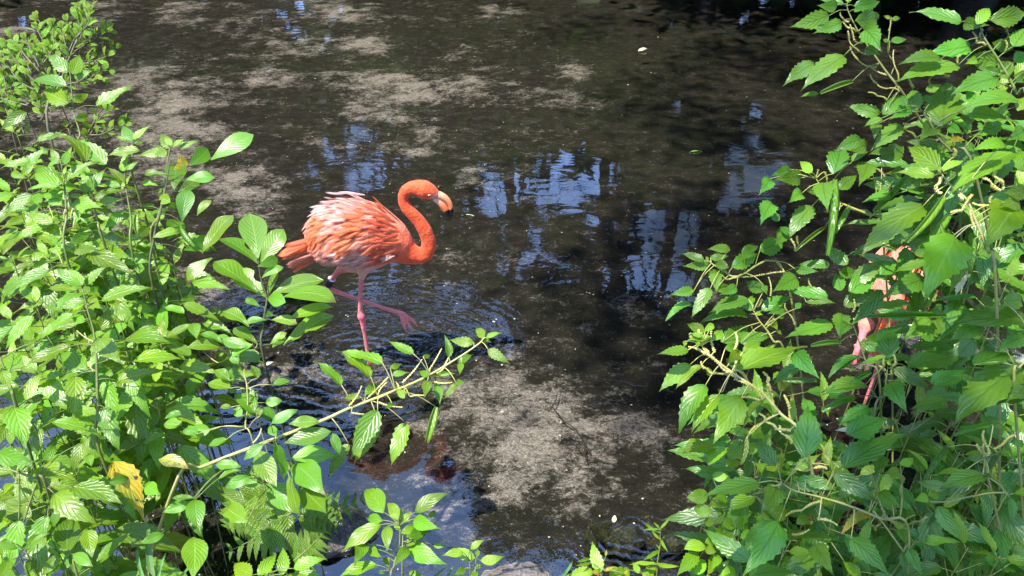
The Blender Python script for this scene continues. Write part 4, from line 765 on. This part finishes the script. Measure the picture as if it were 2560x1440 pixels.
t = NT('grey_stone'); tcn = t.add('TexCoord'); n1 = t.noise(tcn.outputs['Object'], 9, 6, 0.6); n2 = t.noise(tcn.outputs['Object'], 70, 4)
col = t.mix(t.ramp(n1, 0.35, 0.7), c4(0.12, 0.10, 0.085), c4(0.24, 0.205, 0.18)); col = t.mix(t.ramp(n2, 0.6, 0.75), col, c4(0.05, 0.042, 0.035))
M['grey_stone'] = t.done(t.bsdf(col, 0.8, 0.3, t.bump(t.math('ADD', n1, t.math('MULTIPLY', n2, 0.4)), 0.03)).outputs[0])

def rock(name, loc, size, mat, label, seed, rough=0.35, sub=4, cat='rock'):
    bm = bmesh.new(); bmesh.ops.create_icosphere(bm, subdivisions=sub, radius=1.0)
    co = np.array([v.co[:] for v in bm.verts])
    d = 1 + rough * (fbm(co[:, 0] * 1.6 + seed, co[:, 1] * 1.6 + co[:, 2] * 1.3, 4, seed) - .5) * 2 + rough * 0.5 * (fbm(co[:, 0] * 5 + co[:, 2] * 3, co[:, 1] * 5 - co[:, 2] * 4, 3, seed + 5) - .5)
    co = co * d[:, None] * np.array(size)
    for v, c in zip(bm.verts, co): v.co = c
    for f in bm.faces: f.smooth = True
    me = bpy.data.meshes.new(name); bm.to_mesh(me); bm.free(); o = link(name, me, mat, None, loc); return tag(o, label, cat)
rock('rock', on_z(840, 1335, 0.0) + Vector((0, 0, -.01)), (.155, .085, .075), M['wet_rock'], 'black wet rock breaking the clear blue water behind the ferns', 3, .45)
rock('rock', on_z(1285, 1440, 0.0) + Vector((.0, -.03, -.02)), (.12, .075, .06), M['grey_stone'], 'dry grey brown stone at the bottom edge between two sunlit herbs', 9, .3)
rock('rock', on_z(1560, 1340, 0.0) + Vector((0, 0, -.03)), (.062, .05, .04), M['mossy_rock'], 'round mossy wet rock with glints and a white petal stuck on it', 14, .4)
rock('rock', on_z(1668, 1348, 0.0) + Vector((0, 0, -.022)), (.06, .035, .03), M['mossy_rock'], 'small wet mossy rock glinting behind the wispy narrow leaved herb', 21, .5)
rock('rock', on_z(1500, 1345, -.06), (.05, .05, .045), M['mossy_rock'], 'drowned dark mossy rock just under the water beside the glinting one', 27, .4)
rock('rock', on_z(2290, 840, 0.0) + Vector((0, 0, -.02)), (.16, .10, .08), M['wet_rock'], 'dark wet rock in the shade behind the half hidden flamingo', 31, .4)
rock('rock', on_z(2420, 870, 0.0) + Vector((0, 0, -.04)), (.22, .13, .07), M['wet_rock'], 'flat dark stone in shade under the long bright leaf at the side', 37, .4)

def small_leaf(name, px, py, z, L, ang, kind, mat, label, tilt=0.0, cat='leaf', group=None):
    p = on_z(px, py, z); e = leaf_mesh(kind, 2, mat); o = link(name, e, None, None, p); o.rotation_euler = (tilt, 0.05, ang); o.scale = (L, L, L); return tag(o, label, cat, group)
small_leaf('floating_leaf', 1724, 381, .003, .085, -1.35, 'thin', 'young', 'single yellow green narrow leaf floating on the black water')
small_leaf('floating_leaf', 1596, 128, .004, .085, -1.2, 'round', 'pale', 'lone whitish leaf floating far out on the dark water', .2)
small_leaf('petal', 1533, 1306, .012, .024, -.3, 'round', 'pale', 'small white petal standing at the rim of the round mossy rock', .9, 'petal')
small_leaf('floating_leaf', 1185, 540, .003, .05, 1.2, 'thin', 'pale', 'tiny pale leaf floating below the flamingo beak')
small_leaf('dry_leaf', 662, 915, .02, .045, -1.3, 'nettle', 'pale', 'curled dead leaf caught at the foot of the broad leaved young shrub', .3)

t = NT('waterlogged_wood'); ge = t.add('NewGeometry'); n = t.noise(ge.outputs['Position'], 60, 3)
M['twig'] = t.done(t.bsdf(t.mix(n, c4(.02, .015, .012), c4(.06, .045, .035)), .6, .3).outputs[0])
for pts, lab in (([(1376, 1023), (1388, 1005), (1393, 985)], 'thin dark twig lying in the pale silt beneath the flower spike tips'), ([(1384, 1022), (1400, 1040), (1414, 1058)], 'short dark twig in the middle of the pale silt shoal'),
                 ([(1459, 1100), (1462, 1130), (1466, 1155)], 'upright dark stick with side shoots stuck in the silt shoal'), ([(1390, 1040), (1440, 1075), (1475, 1130)], 'faint curved twig across the silt towards the shaded water')):
    q = [on_z(x, y, -.085) for x, y in pts]; tb = Tubes(); b = q[0].copy(); tb.tube([p_ - b for p_ in smooth_path(q, 3)], .0022, 5)
    if 'upright' in lab:
        for k in (.3, .6): m_ = q[0].lerp(q[-1], k) - b; tb.tube([m_, m_ + Vector((.018 * (1 if k > .5 else -1), .022, .002))], .0012, 4)
    tag(link('twig', tb.mesh('twig', M['twig']), None, None, b), lab, 'twig')
t = NT('shell_bits'); M['shell'] = t.done(t.bsdf(c4(.75, .70, .62), .5, .4).outputs[0])
vs, fs = [], []
for k in range(420):
    y = 1.35 + RNG.random() ** 1.5 * 7; x = RNG.uniform(-1, 1) * (.35 + .62 * y); z = float(bed_height(np.array([x]), np.array([y]))[0]) + .014; s = RNG.uniform(.0018, .0042) * (1 + .5 * (RNG.random() > .93)); n = len(vs); a = RNG.uniform(0, 6.28)
    for dx, dy, dz in ((-1, -.6, 0), (1, -.7, 0), (1.1, .6, 0), (-.9, .7, 0), (0, 0, .7)):
        vs.append((x + s * (dx * math.cos(a) - dy * math.sin(a)), y + s * (dx * math.sin(a) + dy * math.cos(a)), z + s * dz))
    fs += [(n, n + 1, n + 4), (n + 1, n + 2, n + 4), (n + 2, n + 3, n + 4), (n + 3, n, n + 4)]
tag(link('shell_grit', mesh('shell_grit', vs, fs, False, M['shell'])), kind='stuff')
# leaf litter and low sprouts that cover the shaded bank
vs, fs, uvs = [], [], []
for k in range(2600):
    x = RNG.uniform(-2.4, 2.8); y = RNG.uniform(.5, 1.25); z = .30 + RNG.uniform(-.1, .1) - max(0, (y - .6)) * .6 + .1 * RNG.random(); a = RNG.uniform(0, 6.28); s = RNG.uniform(.02, .05); n = len(vs); tl = RNG.uniform(-.4, .6)
    ax = Vector((math.cos(a), math.sin(a), tl)); bx = Vector((-math.sin(a), math.cos(a), RNG.uniform(-.4, .4))); c = Vector((x, y, z))
    vs += [c, c + ax * s * .4 + bx * s * .25, c + ax * s, c + ax * s * .4 - bx * s * .25]; fs.append((n, n + 1, n + 2, n + 3)); uvs += [(0, .5), (.4, 1), (1, .5), (.4, 0)]
me = mesh('ground_cover', vs, fs, False, M['fern']); ul = me.uv_layers.new(name='UVMap')
for l in me.loops: ul.data[l.index].uv = uvs[l.vertex_index]
tag(link('ground_cover', me), kind='stuff')
# ------------------------------------------------------------------ flamingo
ROOT = Vector((LEG.x, YB, 0.0)); ZS = 2.5717
def fz(X, Y, yp=YB): return on_y(640 + X / ZS, 400 + Y / ZS, yp) - ROOT
def fr_(r, X, Y, yp=YB): return r / ZS / FPX * proj(on_y(640 + X / ZS, 400 + Y / ZS, yp))[2]
C_NECK = (0.70, 0.082, 0.024); C_HEAD = (0.72, 0.086, 0.026); C_BODY = (0.80, 0.21, 0.135); C_BELLY = (0.74, 0.38, 0.32); C_CHEST = (0.74, 0.13, 0.055); C_LEG = (0.66, 0.17, 0.17); C_JOINT = (0.78, 0.13, 0.20)
NEAR = YB - 0.03; FARP = YB + 0.055
from mathutils.bvhtree import BVHTree
def zoom_of(v): u_, v_, _ = proj(v + ROOT); return (u_ - 640) * ZS, (v_ - 400) * ZS
t = NT('flamingo_plumage'); tcn = t.add('TexCoord'); ac = t.add('Attribute', attribute_name='plumage').outputs['Color']
mp = t.add('Mapping'); t.l.new(tcn.outputs['Object'], mp.inputs[0]); mp.inputs['Scale'].default_value = (1, 1, 1)
n1 = t.noise(mp.outputs[0], 90, 4, .6); n2 = t.noise(mp.outputs[0], 22, 4, .6)
col = t.mix(t.math('MULTIPLY', t.ramp(n2, .4, .7), .35), ac, t.mix(1.0, ac, c4(1.12, 1.7, 2.0), 'MULTIPLY')); col = t.mix(t.math('MULTIPLY', t.ramp(n1, .5, .7), .3), col, t.mix(1.0, ac, c4(.75, .6, .6), 'MULTIPLY'))
pb = t.bsdf(col, .62, .25, t.bump(t.math('ADD', n1, n2), .006)); pb.inputs['Sheen Weight'].default_value = .25; pb.inputs['Sheen Tint'].default_value = c4(1, .6, .5)
M['plumage'] = t.done(pb.outputs[0])

def feather_material(name, root, tip):
    t = NT(name); uv = t.add('UVMap'); sp_ = t.add('SeparateXYZ'); t.l.new(uv.outputs[0], sp_.inputs[0]); u, v = sp_.outputs[0], sp_.outputs[1]; rnd = t.add('ObjectInfo').outputs['Random']
    av = t.math('ABSOLUTE', t.math('SUBTRACT', v, .5)); barb = t.math('FRACT', t.math('MULTIPLY', t.math('SUBTRACT', u, t.math('MULTIPLY', av, .5)), 16.0))
    col = t.mix(t.math('ADD', t.math('MULTIPLY', u, .8), t.math('MULTIPLY', t.math('SUBTRACT', rnd, .5), .5), clamp=True), root, tip)
    col = t.mix(t.math('MULTIPLY', t.ramp(barb, .6, 1.0), .22), col, t.mix(1.0, col, c4(.7, .55, .55), 'MULTIPLY'))
    p_ = t.bsdf(col, .55, .25, t.bump(barb, .0012)); tr = t.add('BsdfTranslucent'); t.l.new(col, tr.inputs['Color']); ms_ = t.add('MixShader'); ms_.inputs[0].default_value = .12; t.l.new(p_.outputs[0], ms_.inputs[1]); t.l.new(tr.outputs[0], ms_.inputs[2])
    fz_ = t.noise(uv.outputs[0], 14.0, 3, .6); soft = t.math('MAXIMUM', t.ramp(t.math('ADD', av, t.math('MULTIPLY', t.math('SUBTRACT', fz_, .5), .25)), .22, .46), t.ramp(t.math('ADD', u, t.math('MULTIPLY', t.math('SUBTRACT', fz_, .5), .25)), .70, 1.0))
    tp_ = t.add('BsdfTransparent'); m2 = t.add('MixShader'); t.l.new(t.math('MULTIPLY', soft, .9), m2.inputs[0]); t.l.new(ms_.outputs[0], m2.inputs[1]); t.l.new(tp_.outputs[0], m2.inputs[2])
    return t.done(m2.outputs[0])
M['f_pale'] = feather_material('feather_pale', c4(.86, .34, .26), c4(.89, .49, .43))
M['f_pink'] = feather_material('feather_pink', c4(.85, .25, .165), c4(.87, .36, .28))
M['f_orange'] = feather_material('feather_orange', c4(.84, .165, .055), c4(.86, .24, .11))
M['f_red'] = feather_material('feather_coral', c4(.73, .105, .038), c4(.76, .16, .085))
M['f_white'] = feather_material('feather_palest', c4(.88, .48, .42), c4(.91, .64, .60))
_fm = {}
def feather_mesh(var, mat):
    if (var, mat) in _fm: return _fm[(var, mat)]
    r = random.Random(var + 90); vs, fs, uv = [], [], []; n = 7; bend = r.uniform(-.16, .16); cup = r.uniform(.02, .08); arch = r.uniform(.0, .015); W_ = r.uniform(.24, .34)
    for i in range(n):
        u = i / (n - 1); hw = W_ / 2 * (min(1, .35 + u * 2.2) * (1 - max(0, (u - .55) / .45) ** 2.0) ** .5 if u < 1 else .0)
        for k, c in enumerate((-1, 0, 1)):
            e = r.uniform(.82, 1.08) if c and u > .3 else 1
            vs.append((c * hw * e + bend * math.sin(math.pi * u * .5) * u, u, -abs(c) * hw * cup + arch * math.sin(math.pi * u))); uv.append((u, c * .5 + .5))
    for i in range(n - 1):
        for k in range(2): a = i * 3 + k; fs.append((a, a + 1, a + 4, a + 3))
    me = mesh('feather', vs, fs, True, M[mat]); ul = me.uv_layers.new(name='UVMap')
    for l in me.loops: ul.data[l.index].uv = uv[l.vertex_index]
    _fm[(var, mat)] = me; return me
def put_feather(parent, base, tip, nrm, mat, wk=1.0):
    a = tip - base; L = a.length; y = a / L; z = (nrm - y * nrm.dot(y)).normalized(); x = y.cross(z)
    o = bpy.data.objects.new('feather', feather_mesh(random.randint(0, 5), mat)); COL.objects.link(o); o.parent = parent; o.location = base; o.rotation_euler = Matrix((x, y, z)).transposed().to_euler(); o.scale = (L * wk, L, L); return o

t = NT('bill'); a_ = t.add('Attribute', attribute_name='bill').outputs['Color']; M['bill'] = t.done(t.bsdf(a_, .35, .5).outputs[0])
t = NT('eye'); M['eye_pale'] = t.done(t.bsdf(c4(.62, .45, .22), .2, .5).outputs[0]); t = NT('pupil'); M['pupil'] = t.done(t.bsdf(c4(.01, .01, .01), .08, .8).outputs[0])
t = NT('ring_plastic'); M['ring'] = t.done(t.bsdf(c4(.012, .013, .016), .4, .5).outputs[0]); t = NT('ring_edge'); M['ring_edge'] = t.done(t.bsdf(c4(.7, .7, .72), .4, .5).outputs[0])
def build_flamingo(label, neck, feeding=False):
    def HEADT(x, y, r):
        """the head as it is held: upright, or hung upside down with the bill in the water"""
        if not feeding: return (x, y, r)
        dx, dy = x - 1080, y - 190; an = math.radians(100); return (1075 + dx * math.cos(an) - dy * math.sin(an), 1085 + dx * math.sin(an) + dy * math.cos(an), r)
    chains = [
     # body
     ([(360,520,40,C_BODY), (400,500,80,C_BODY), (445,490,132,C_BODY), (500,475,178,C_BODY), (570,465,212,C_BODY), (640,468,232,C_BODY), (710,480,222,C_BODY), (770,492,192,C_BODY), (830,508,162,C_CHEST), (880,532,132,C_CHEST), (920,562,104,C_NECK), (962,592,84,C_NECK),
       (1005,607,68,C_NECK)] + neck, YB, .86),
     # belly
     ([(560,600,90,C_BELLY), (620,630,98,C_BELLY), (690,635,98,C_BELLY), (760,610,92,C_BELLY), (830,590,80,C_BELLY)], YB, .95),
     # standing leg
     ([(690,690,46,C_BELLY), (684,735,27,C_BELLY), (676,775,18,C_LEG), (671,880,15,C_LEG), (671,975,17,C_LEG), (677,1004,27,C_JOINT), (684,1030,20,C_JOINT), (697,1110,14,C_LEG), (716,1228,13,C_LEG), (728,1275,12,C_LEG)], NEAR, 1.0),
     ([(728,1275,12,C_LEG), (760,1300,9,C_LEG), (785,1318,6,C_LEG)], NEAR, 1.0), ([(728,1278,12,C_LEG), (745,1318,9,C_LEG), (750,1335,6,C_LEG)], NEAR, 1.0), ([(728,1278,12,C_LEG), (722,1318,9,C_LEG), (715,1330,6,C_LEG)], NEAR, 1.0),
     # raised leg
     ([(575,680,46,C_BODY), (545,700,26,C_LEG), (520,724,19,C_LEG), (490,765,17,C_LEG), (464,812,17,C_LEG), (458,828,22,C_JOINT), (482,836,19,C_LEG), (560,862,14,C_LEG), (700,910,13,C_LEG), (830,955,13,C_LEG), (915,980,15,C_LEG), (938,990,19,C_LEG)], FARP, 1.0),
     ([(940,990,16,C_LEG), (968,1040,11,C_LEG), (990,1070,9,C_LEG), (1014,1098,6,C_LEG)], FARP, 1.0), ([(938,992,16,C_LEG), (943,1045,11,C_LEG), (958,1085,8,C_LEG), (968,1100,5,C_LEG)], FARP - .012, 1.0), ([(945,988,14,C_LEG), (980,1010,11,C_LEG), (1018,1040,9,C_LEG), (1038,1070,6,C_LEG)], FARP + .014, 1.0),
        ]
    _b = bmesh.new(); bmesh.ops.create_uvsphere(_b, u_segments=14, v_segments=9, radius=1); SV = np.array([v.co[:] for v in _b.verts]); SF = [[v.index for v in f.verts] for f in _b.faces]; _b.free()
    SP, SR, SCOL, RV, RF = [], [], [], [], []
    for pts, yp, lat in chains:
        for (a, b) in zip(pts, pts[1:]):
            dist = math.hypot(b[0] - a[0], b[1] - a[1]); n = max(2, int(dist / (0.3 * max(6, min(a[2], b[2])))) + 1)
            for k in range(n + 1):
                u = k / n; X_, Y_, R_ = (a[i] + (b[i] - a[i]) * u for i in range(3)); c = fz(X_, Y_, yp); r = fr_(R_, X_, Y_, yp)
                SP.append(c[:]); SR.append(r); SCOL.append([a[3][i] + (b[3][i] - a[3][i]) * u for i in range(3)])
                o_ = len(RV) * len(SV); RV.append(SV * np.array([r, r * lat, r]) + np.array(c[:])); RF += [[i + o_ for i in f] for f in SF]
    raw = mesh('body_raw', np.concatenate(RV), RF, False)
    tmp = bpy.data.objects.new('tmp_body', raw); COL.objects.link(tmp)
    md = tmp.modifiers.new('r', 'REMESH'); md.mode = 'VOXEL'; md.voxel_size = 0.0036; md2 = tmp.modifiers.new('s', 'SMOOTH'); md2.iterations = 6; md2.factor = 0.5
    dg = bpy.context.evaluated_depsgraph_get(); body = bpy.data.meshes.new_from_object(tmp.evaluated_get(dg)); body.name = 'body'
    bpy.data.objects.remove(tmp); bpy.data.meshes.remove(raw)
    nv = len(body.vertices); co = np.zeros(nv * 3); body.vertices.foreach_get('co', co); co = co.reshape(-1, 3)
    SP = np.array(SP); SR = np.array(SR); SCOL = np.array(SCOL); cols = np.zeros((nv, 4), np.float32); cols[:, 3] = 1
    for i in range(0, nv, 4000):
        d = np.sqrt(((co[i:i + 4000, None, :] - SP[None]) ** 2).sum(-1)) / SR[None]; w_ = np.exp(-((d - d.min(1, keepdims=True)) / 0.10)); cols[i:i + 4000, :3] = (w_[..., None] * SCOL[None]).sum(1) / w_.sum(1)[:, None]
    # bare skin round the eye and at the root of the bill
    fc = np.array(fz(*HEADT(1148, 226, 0)[:2])); dd_ = np.sqrt(((co - fc) ** 2 * np.array([1, .35, 1])).sum(-1)); k_ = np.clip(1.25 - dd_ / fr_(30, 1148, 226), 0, 1)[:, None]; cols[:, :3] = cols[:, :3] * (1 - k_) + np.array([.72, .50, .46]) * k_
    ca = body.attributes.new('plumage', 'FLOAT_COLOR', 'POINT'); ca.data.foreach_set('color', cols.reshape(-1)); body.polygons.foreach_set('use_smooth', [True] * len(body.polygons))
    body.materials.append(M['plumage'])
    flam = empty('flamingo', ROOT, label, 'flamingo', None)
    fb = link('body', body, None, flam)
    bvh = BVHTree.FromPolygons([Vector(c) for c in co], [tuple(p.vertices) for p in body.polygons])
    # folded wings: a thin shell over each flank that carries the feathers
    pc = np.array([p.center[:] for p in body.polygons]); pn = np.array([p.normal[:] for p in body.polygons])
    cx_ = np.array(fz(640, 450)); ax_ = np.array(fz(880, 450)) - np.array(fz(400, 450)); half = np.linalg.norm(ax_) / 2
    for sg in (-1, 1):
        sel = (((pc[:, 0] - cx_[0]) / (half * 1.06)) ** 2 + ((pc[:, 2] - cx_[2] - .012) / .100) ** 2 < 1) & (pc[:, 1] * sg > .012)
        ids = np.nonzero(sel)[0]; used = {}; vs, fs = [], []
        for i in ids:
            f = []
            for vi in body.polygons[i].vertices:
                if vi not in used: used[vi] = len(vs); vs.append(Vector(co[vi]) + body.vertices[vi].normal * .0008)
                f.append(used[vi])
            fs.append(f)
        wm = mesh('wing', vs, fs, True, M['plumage']); wa = wm.attributes.new('plumage', 'FLOAT_COLOR', 'POINT'); inv = sorted(used, key=used.get); wa.data.foreach_set('color', cols[inv].reshape(-1))
        wing = link('wing', wm, None, flam); step = 27 if sg < 0 else 50
        cand = [(X_ + random.uniform(-9, 9), Y_ + random.uniform(-9, 9)) for X_ in range(350, 930, step) for Y_ in range(215, 690, step)]
        cand.sort(key=lambda c: c[0])
        for X_, Y_ in cand:
            if sg < 0:                                    # the flank one sees
                o_ = CAM - ROOT; d_ = (fz(X_, Y_) - o_).normalized(); h = bvh.ray_cast(o_, d_, 10)
            else:
                if Y_ > 560: continue
                q_ = fz(X_, Y_); h = bvh.ray_cast(q_ + Vector((0, 1, .15)), Vector((0, -1, 0)), 3)
            if h[0] is None or h[3] is None: continue
            p_, nrm = h[0], h[1]
            xx_, zz_ = X_, Y_
            if X_ > 870 and Y_ < 370: continue
            if X_ > 800 and Y_ > 640: continue
            down = 0.05 if Y_ < 300 else min(1, (Y_ - 300) / 200) * max(0, min(1, (820 - X_) / 330)) * 1.15
            if Y_ > 585: down *= .35
            dr = Vector((-1, 0, -down + random.uniform(-.13, .13))); dr = (dr - nrm * dr.dot(nrm)).normalized()
            Lz = 105 + 85 * max(0, min(1, (800 - X_) / 350)) + random.uniform(-10, 18)
            if X_ < 560: Lz *= max(.5, (X_ - 180) / 380)
            L = fr_(Lz, X_, Y_); tip = p_ + dr * L + nrm * (.0016 + random.uniform(0, .0014)); hb = bvh.find_nearest(tip)
            if hb[0] is not None and hb[3] < .05 and (tip - hb[0]).dot(hb[1]) < .0025: tip = hb[0] + hb[1] * random.uniform(.0015, .0032)
            wv_ = .75 * math.sin(X_ * .026 + Y_ * .02 + .6) + .9 - abs(Y_ - 470) / 130 + random.uniform(-.55, .55)
            if feeding: mt = random.choice(('f_red', 'f_red', 'f_orange', 'f_pink'))
            elif X_ > 800: mt = 'f_red' if random.random() < .75 else 'f_orange'
            elif Y_ > 580: mt = 'f_white' if random.random() < .5 else 'f_pale'
            elif X_ < 520 and Y_ < 330: mt = 'f_white' if random.random() < .6 else 'f_pale'
            elif Y_ < 260: mt = 'f_pink' if random.random() < .6 else 'f_red'
            elif wv_ > .35: mt = 'f_orange'
            elif wv_ > -.55: mt = 'f_pink'
            else: mt = 'f_pale'
            put_feather(wing, p_ + nrm * .0010, tip, nrm + Vector((0, 0, .1)), mt, random.uniform(.7, 1.1))
        if sg < 0:
            for a, b in (((560,225),(440,206)), ((530,270),(398,268)), ((640,212),(520,200)), ((470,330),(345,372)), ((430,380),(318,412)), ((700,225),(560,205)), ((500,250),(430,238)), ((600,215),(470,215))):
                put_feather(wing, fz(*a, YB - .02), fz(*b, YB - .03), Vector((0, -.7, .7)), 'f_white' if not feeding else 'f_red', .5)
            for k in range(22):
                X_ = 560 + k * 13; Y_ = 612 + 10 * math.sin(k); put_feather(wing, fz(X_ + 60, Y_ - 6, YB - .085), fz(X_ - 40, Y_ + 34 + random.uniform(-8, 10), YB - .088), Vector((0, -1, .1)), 'f_white' if not feeding else 'f_pink', .55)
    tl = Tubes(); tl.tube([fz(400, 545), fz(330, 560), fz(290, 575)], [.045, .028, .008], 10); tail = link('tail', tl.mesh('tail', M['f_red']), None, flam)
    for k in range(9):
        u = k / 8; put_feather(tail, fz(380, 500 + 60 * u, YB - .02), fz(150 + 26 * abs(u - .6) * 3 - 20, 575 + 62 * u + random.uniform(-6, 6), YB - .03 + .02 * u), Vector((0, -.6, .8)), 'f_orange' if k > 1 else 'f_red', .75)
    for k in range(6):
        u = k / 5; put_feather(tail, fz(385, 600 + 40 * u, YB + .01), fz(190 + 40 * u, 728 - 40 * (1 - u) + random.uniform(-6, 6) * u - 10 * u, YB), Vector((-.2, -.7, .6)), 'f_orange' if k % 2 or feeding else 'f_pink', .6)
    # bill: pale base, bent, black tip; eye; ring on the raised leg
    def bill(name, pts, c0, c1, lat):
        tb = Tubes(); pts = [HEADT(*p_) for p_ in pts]; q = [fz(x, y) for x, y, r in pts]; tb.tube(smooth_path(q, 4), list(np.interp(np.linspace(0, len(pts) - 1, (len(pts) - 1) * 4 + 1), range(len(pts)), [fr_(r, x, y) for x, y, r in pts])), 12)
        for v in tb.v: v.y *= lat
        me = tb.mesh(name, M['bill']); a = me.attributes.new('bill', 'FLOAT_COLOR', 'POINT'); cc = []
        for v in me.vertices:
            X_, Y_ = zoom_of(v.co); i_ = v.index // 12 / max(1, len(me.vertices) / 12 - 1); k = 1 if (Y_ + .45 * (X_ - 1230) > 326 if not feeding else i_ > .6) else 0; g = min(1, i_ * 2.2); c = (.012, .012, .014) if k else [c0[i] * (1 - g) + c1[i] * g for i in range(3)]; cc += [*c, 1]
        a.data.foreach_set('color', cc); link(name, me, None, flam)
    bill('upper_bill', [(1142,222,30), (1175,226,28), (1212,244,25), (1240,274,20), (1253,310,16), (1254,345,11), (1248,368,7), (1243,388,3)], (.78, .38, .25), (.84, .26, .10), .75)
    bill('lower_bill', [(1150,244,24), (1178,264,25), (1200,290,26), (1218,318,23), (1230,345,15), (1240,368,6)], (.80, .50, .36), (.82, .20, .07), .7)
    for sg in (-1, 1):
        c = fz(*HEADT(1118, 207, 0)[:2]); hh = bvh.ray_cast(c + Vector((0, sg * .3, 0)), Vector((0, -sg, 0)), 1); c = hh[0] if hh[0] else c
        for nm, r, off, mt, par in (('eye', .0048, 0, 'eye_pale', flam), ('pupil', .0032, .0026, 'pupil', None)):
            b_ = bmesh.new(); bmesh.ops.create_uvsphere(b_, u_segments=14, v_segments=9, radius=r); me = bpy.data.meshes.new(nm); b_.to_mesh(me); b_.free(); me.polygons.foreach_set('use_smooth', [True] * len(me.polygons))
            if par: eye = link(nm, me, M[mt], flam, c)
            else: link(nm, me, M[mt], eye, Vector((0, sg * off, 0)))
    if not feeding:
        a, b = fz(486, 768, FARP), fz(464, 806, FARP); tb = Tubes(); r = fr_(25, 470, 790, FARP); tb.tube([a, b], [r, r], 18); ringo = link('leg_ring', tb.mesh('leg_ring', M['ring']), None, flam)
        tb = Tubes(); d_ = (a - b).normalized(); tb.tube([a + d_ * .0005, a + d_ * .0042], [r * 1.02, r * 1.02], 18); link('ring_edge', tb.mesh('ring_edge', M['ring_edge']), None, ringo)
    return flam
NECK_S = [(1053,621,52,C_NECK), (1092,602,50,C_NECK), (1112,555,49,C_NECK), (1107,505,48,C_NECK), (1088,455,47,C_NECK), (1052,398,44,C_NECK), (1008,350,42,C_NECK), (968,308,39,C_NECK), (947,268,35,C_NECK), (946,230,35,C_NECK), (966,194,39,C_NECK), (1005,178,46,C_HEAD), (1045,180,55,C_HEAD), (1080,190,64,C_HEAD), (1110,200,55,C_HEAD), (1140,214,40,C_HEAD), (1160,226,28,C_HEAD)]
flam = build_flamingo('coral pink flamingo wading in full view with one leg raised and neck in a curve', NECK_S)
NECK_F = [(1045,650,54,C_NECK), (1085,720,50,C_NECK), (1110,800,47,C_NECK), (1118,890,44,C_NECK), (1108,980,42,C_NECK), (1090,1040,46,C_HEAD), (1075,1085,60,C_HEAD), (1068,1120,50,C_HEAD), (1060,1150,34,C_HEAD)]
f2 = build_flamingo('second flamingo mostly hidden behind the nettles, only patches of pink body and tail showing', NECK_F, True)
f2.location = (1.34, 2.12, -0.03); f2.rotation_euler = (0, 0, math.radians(58))
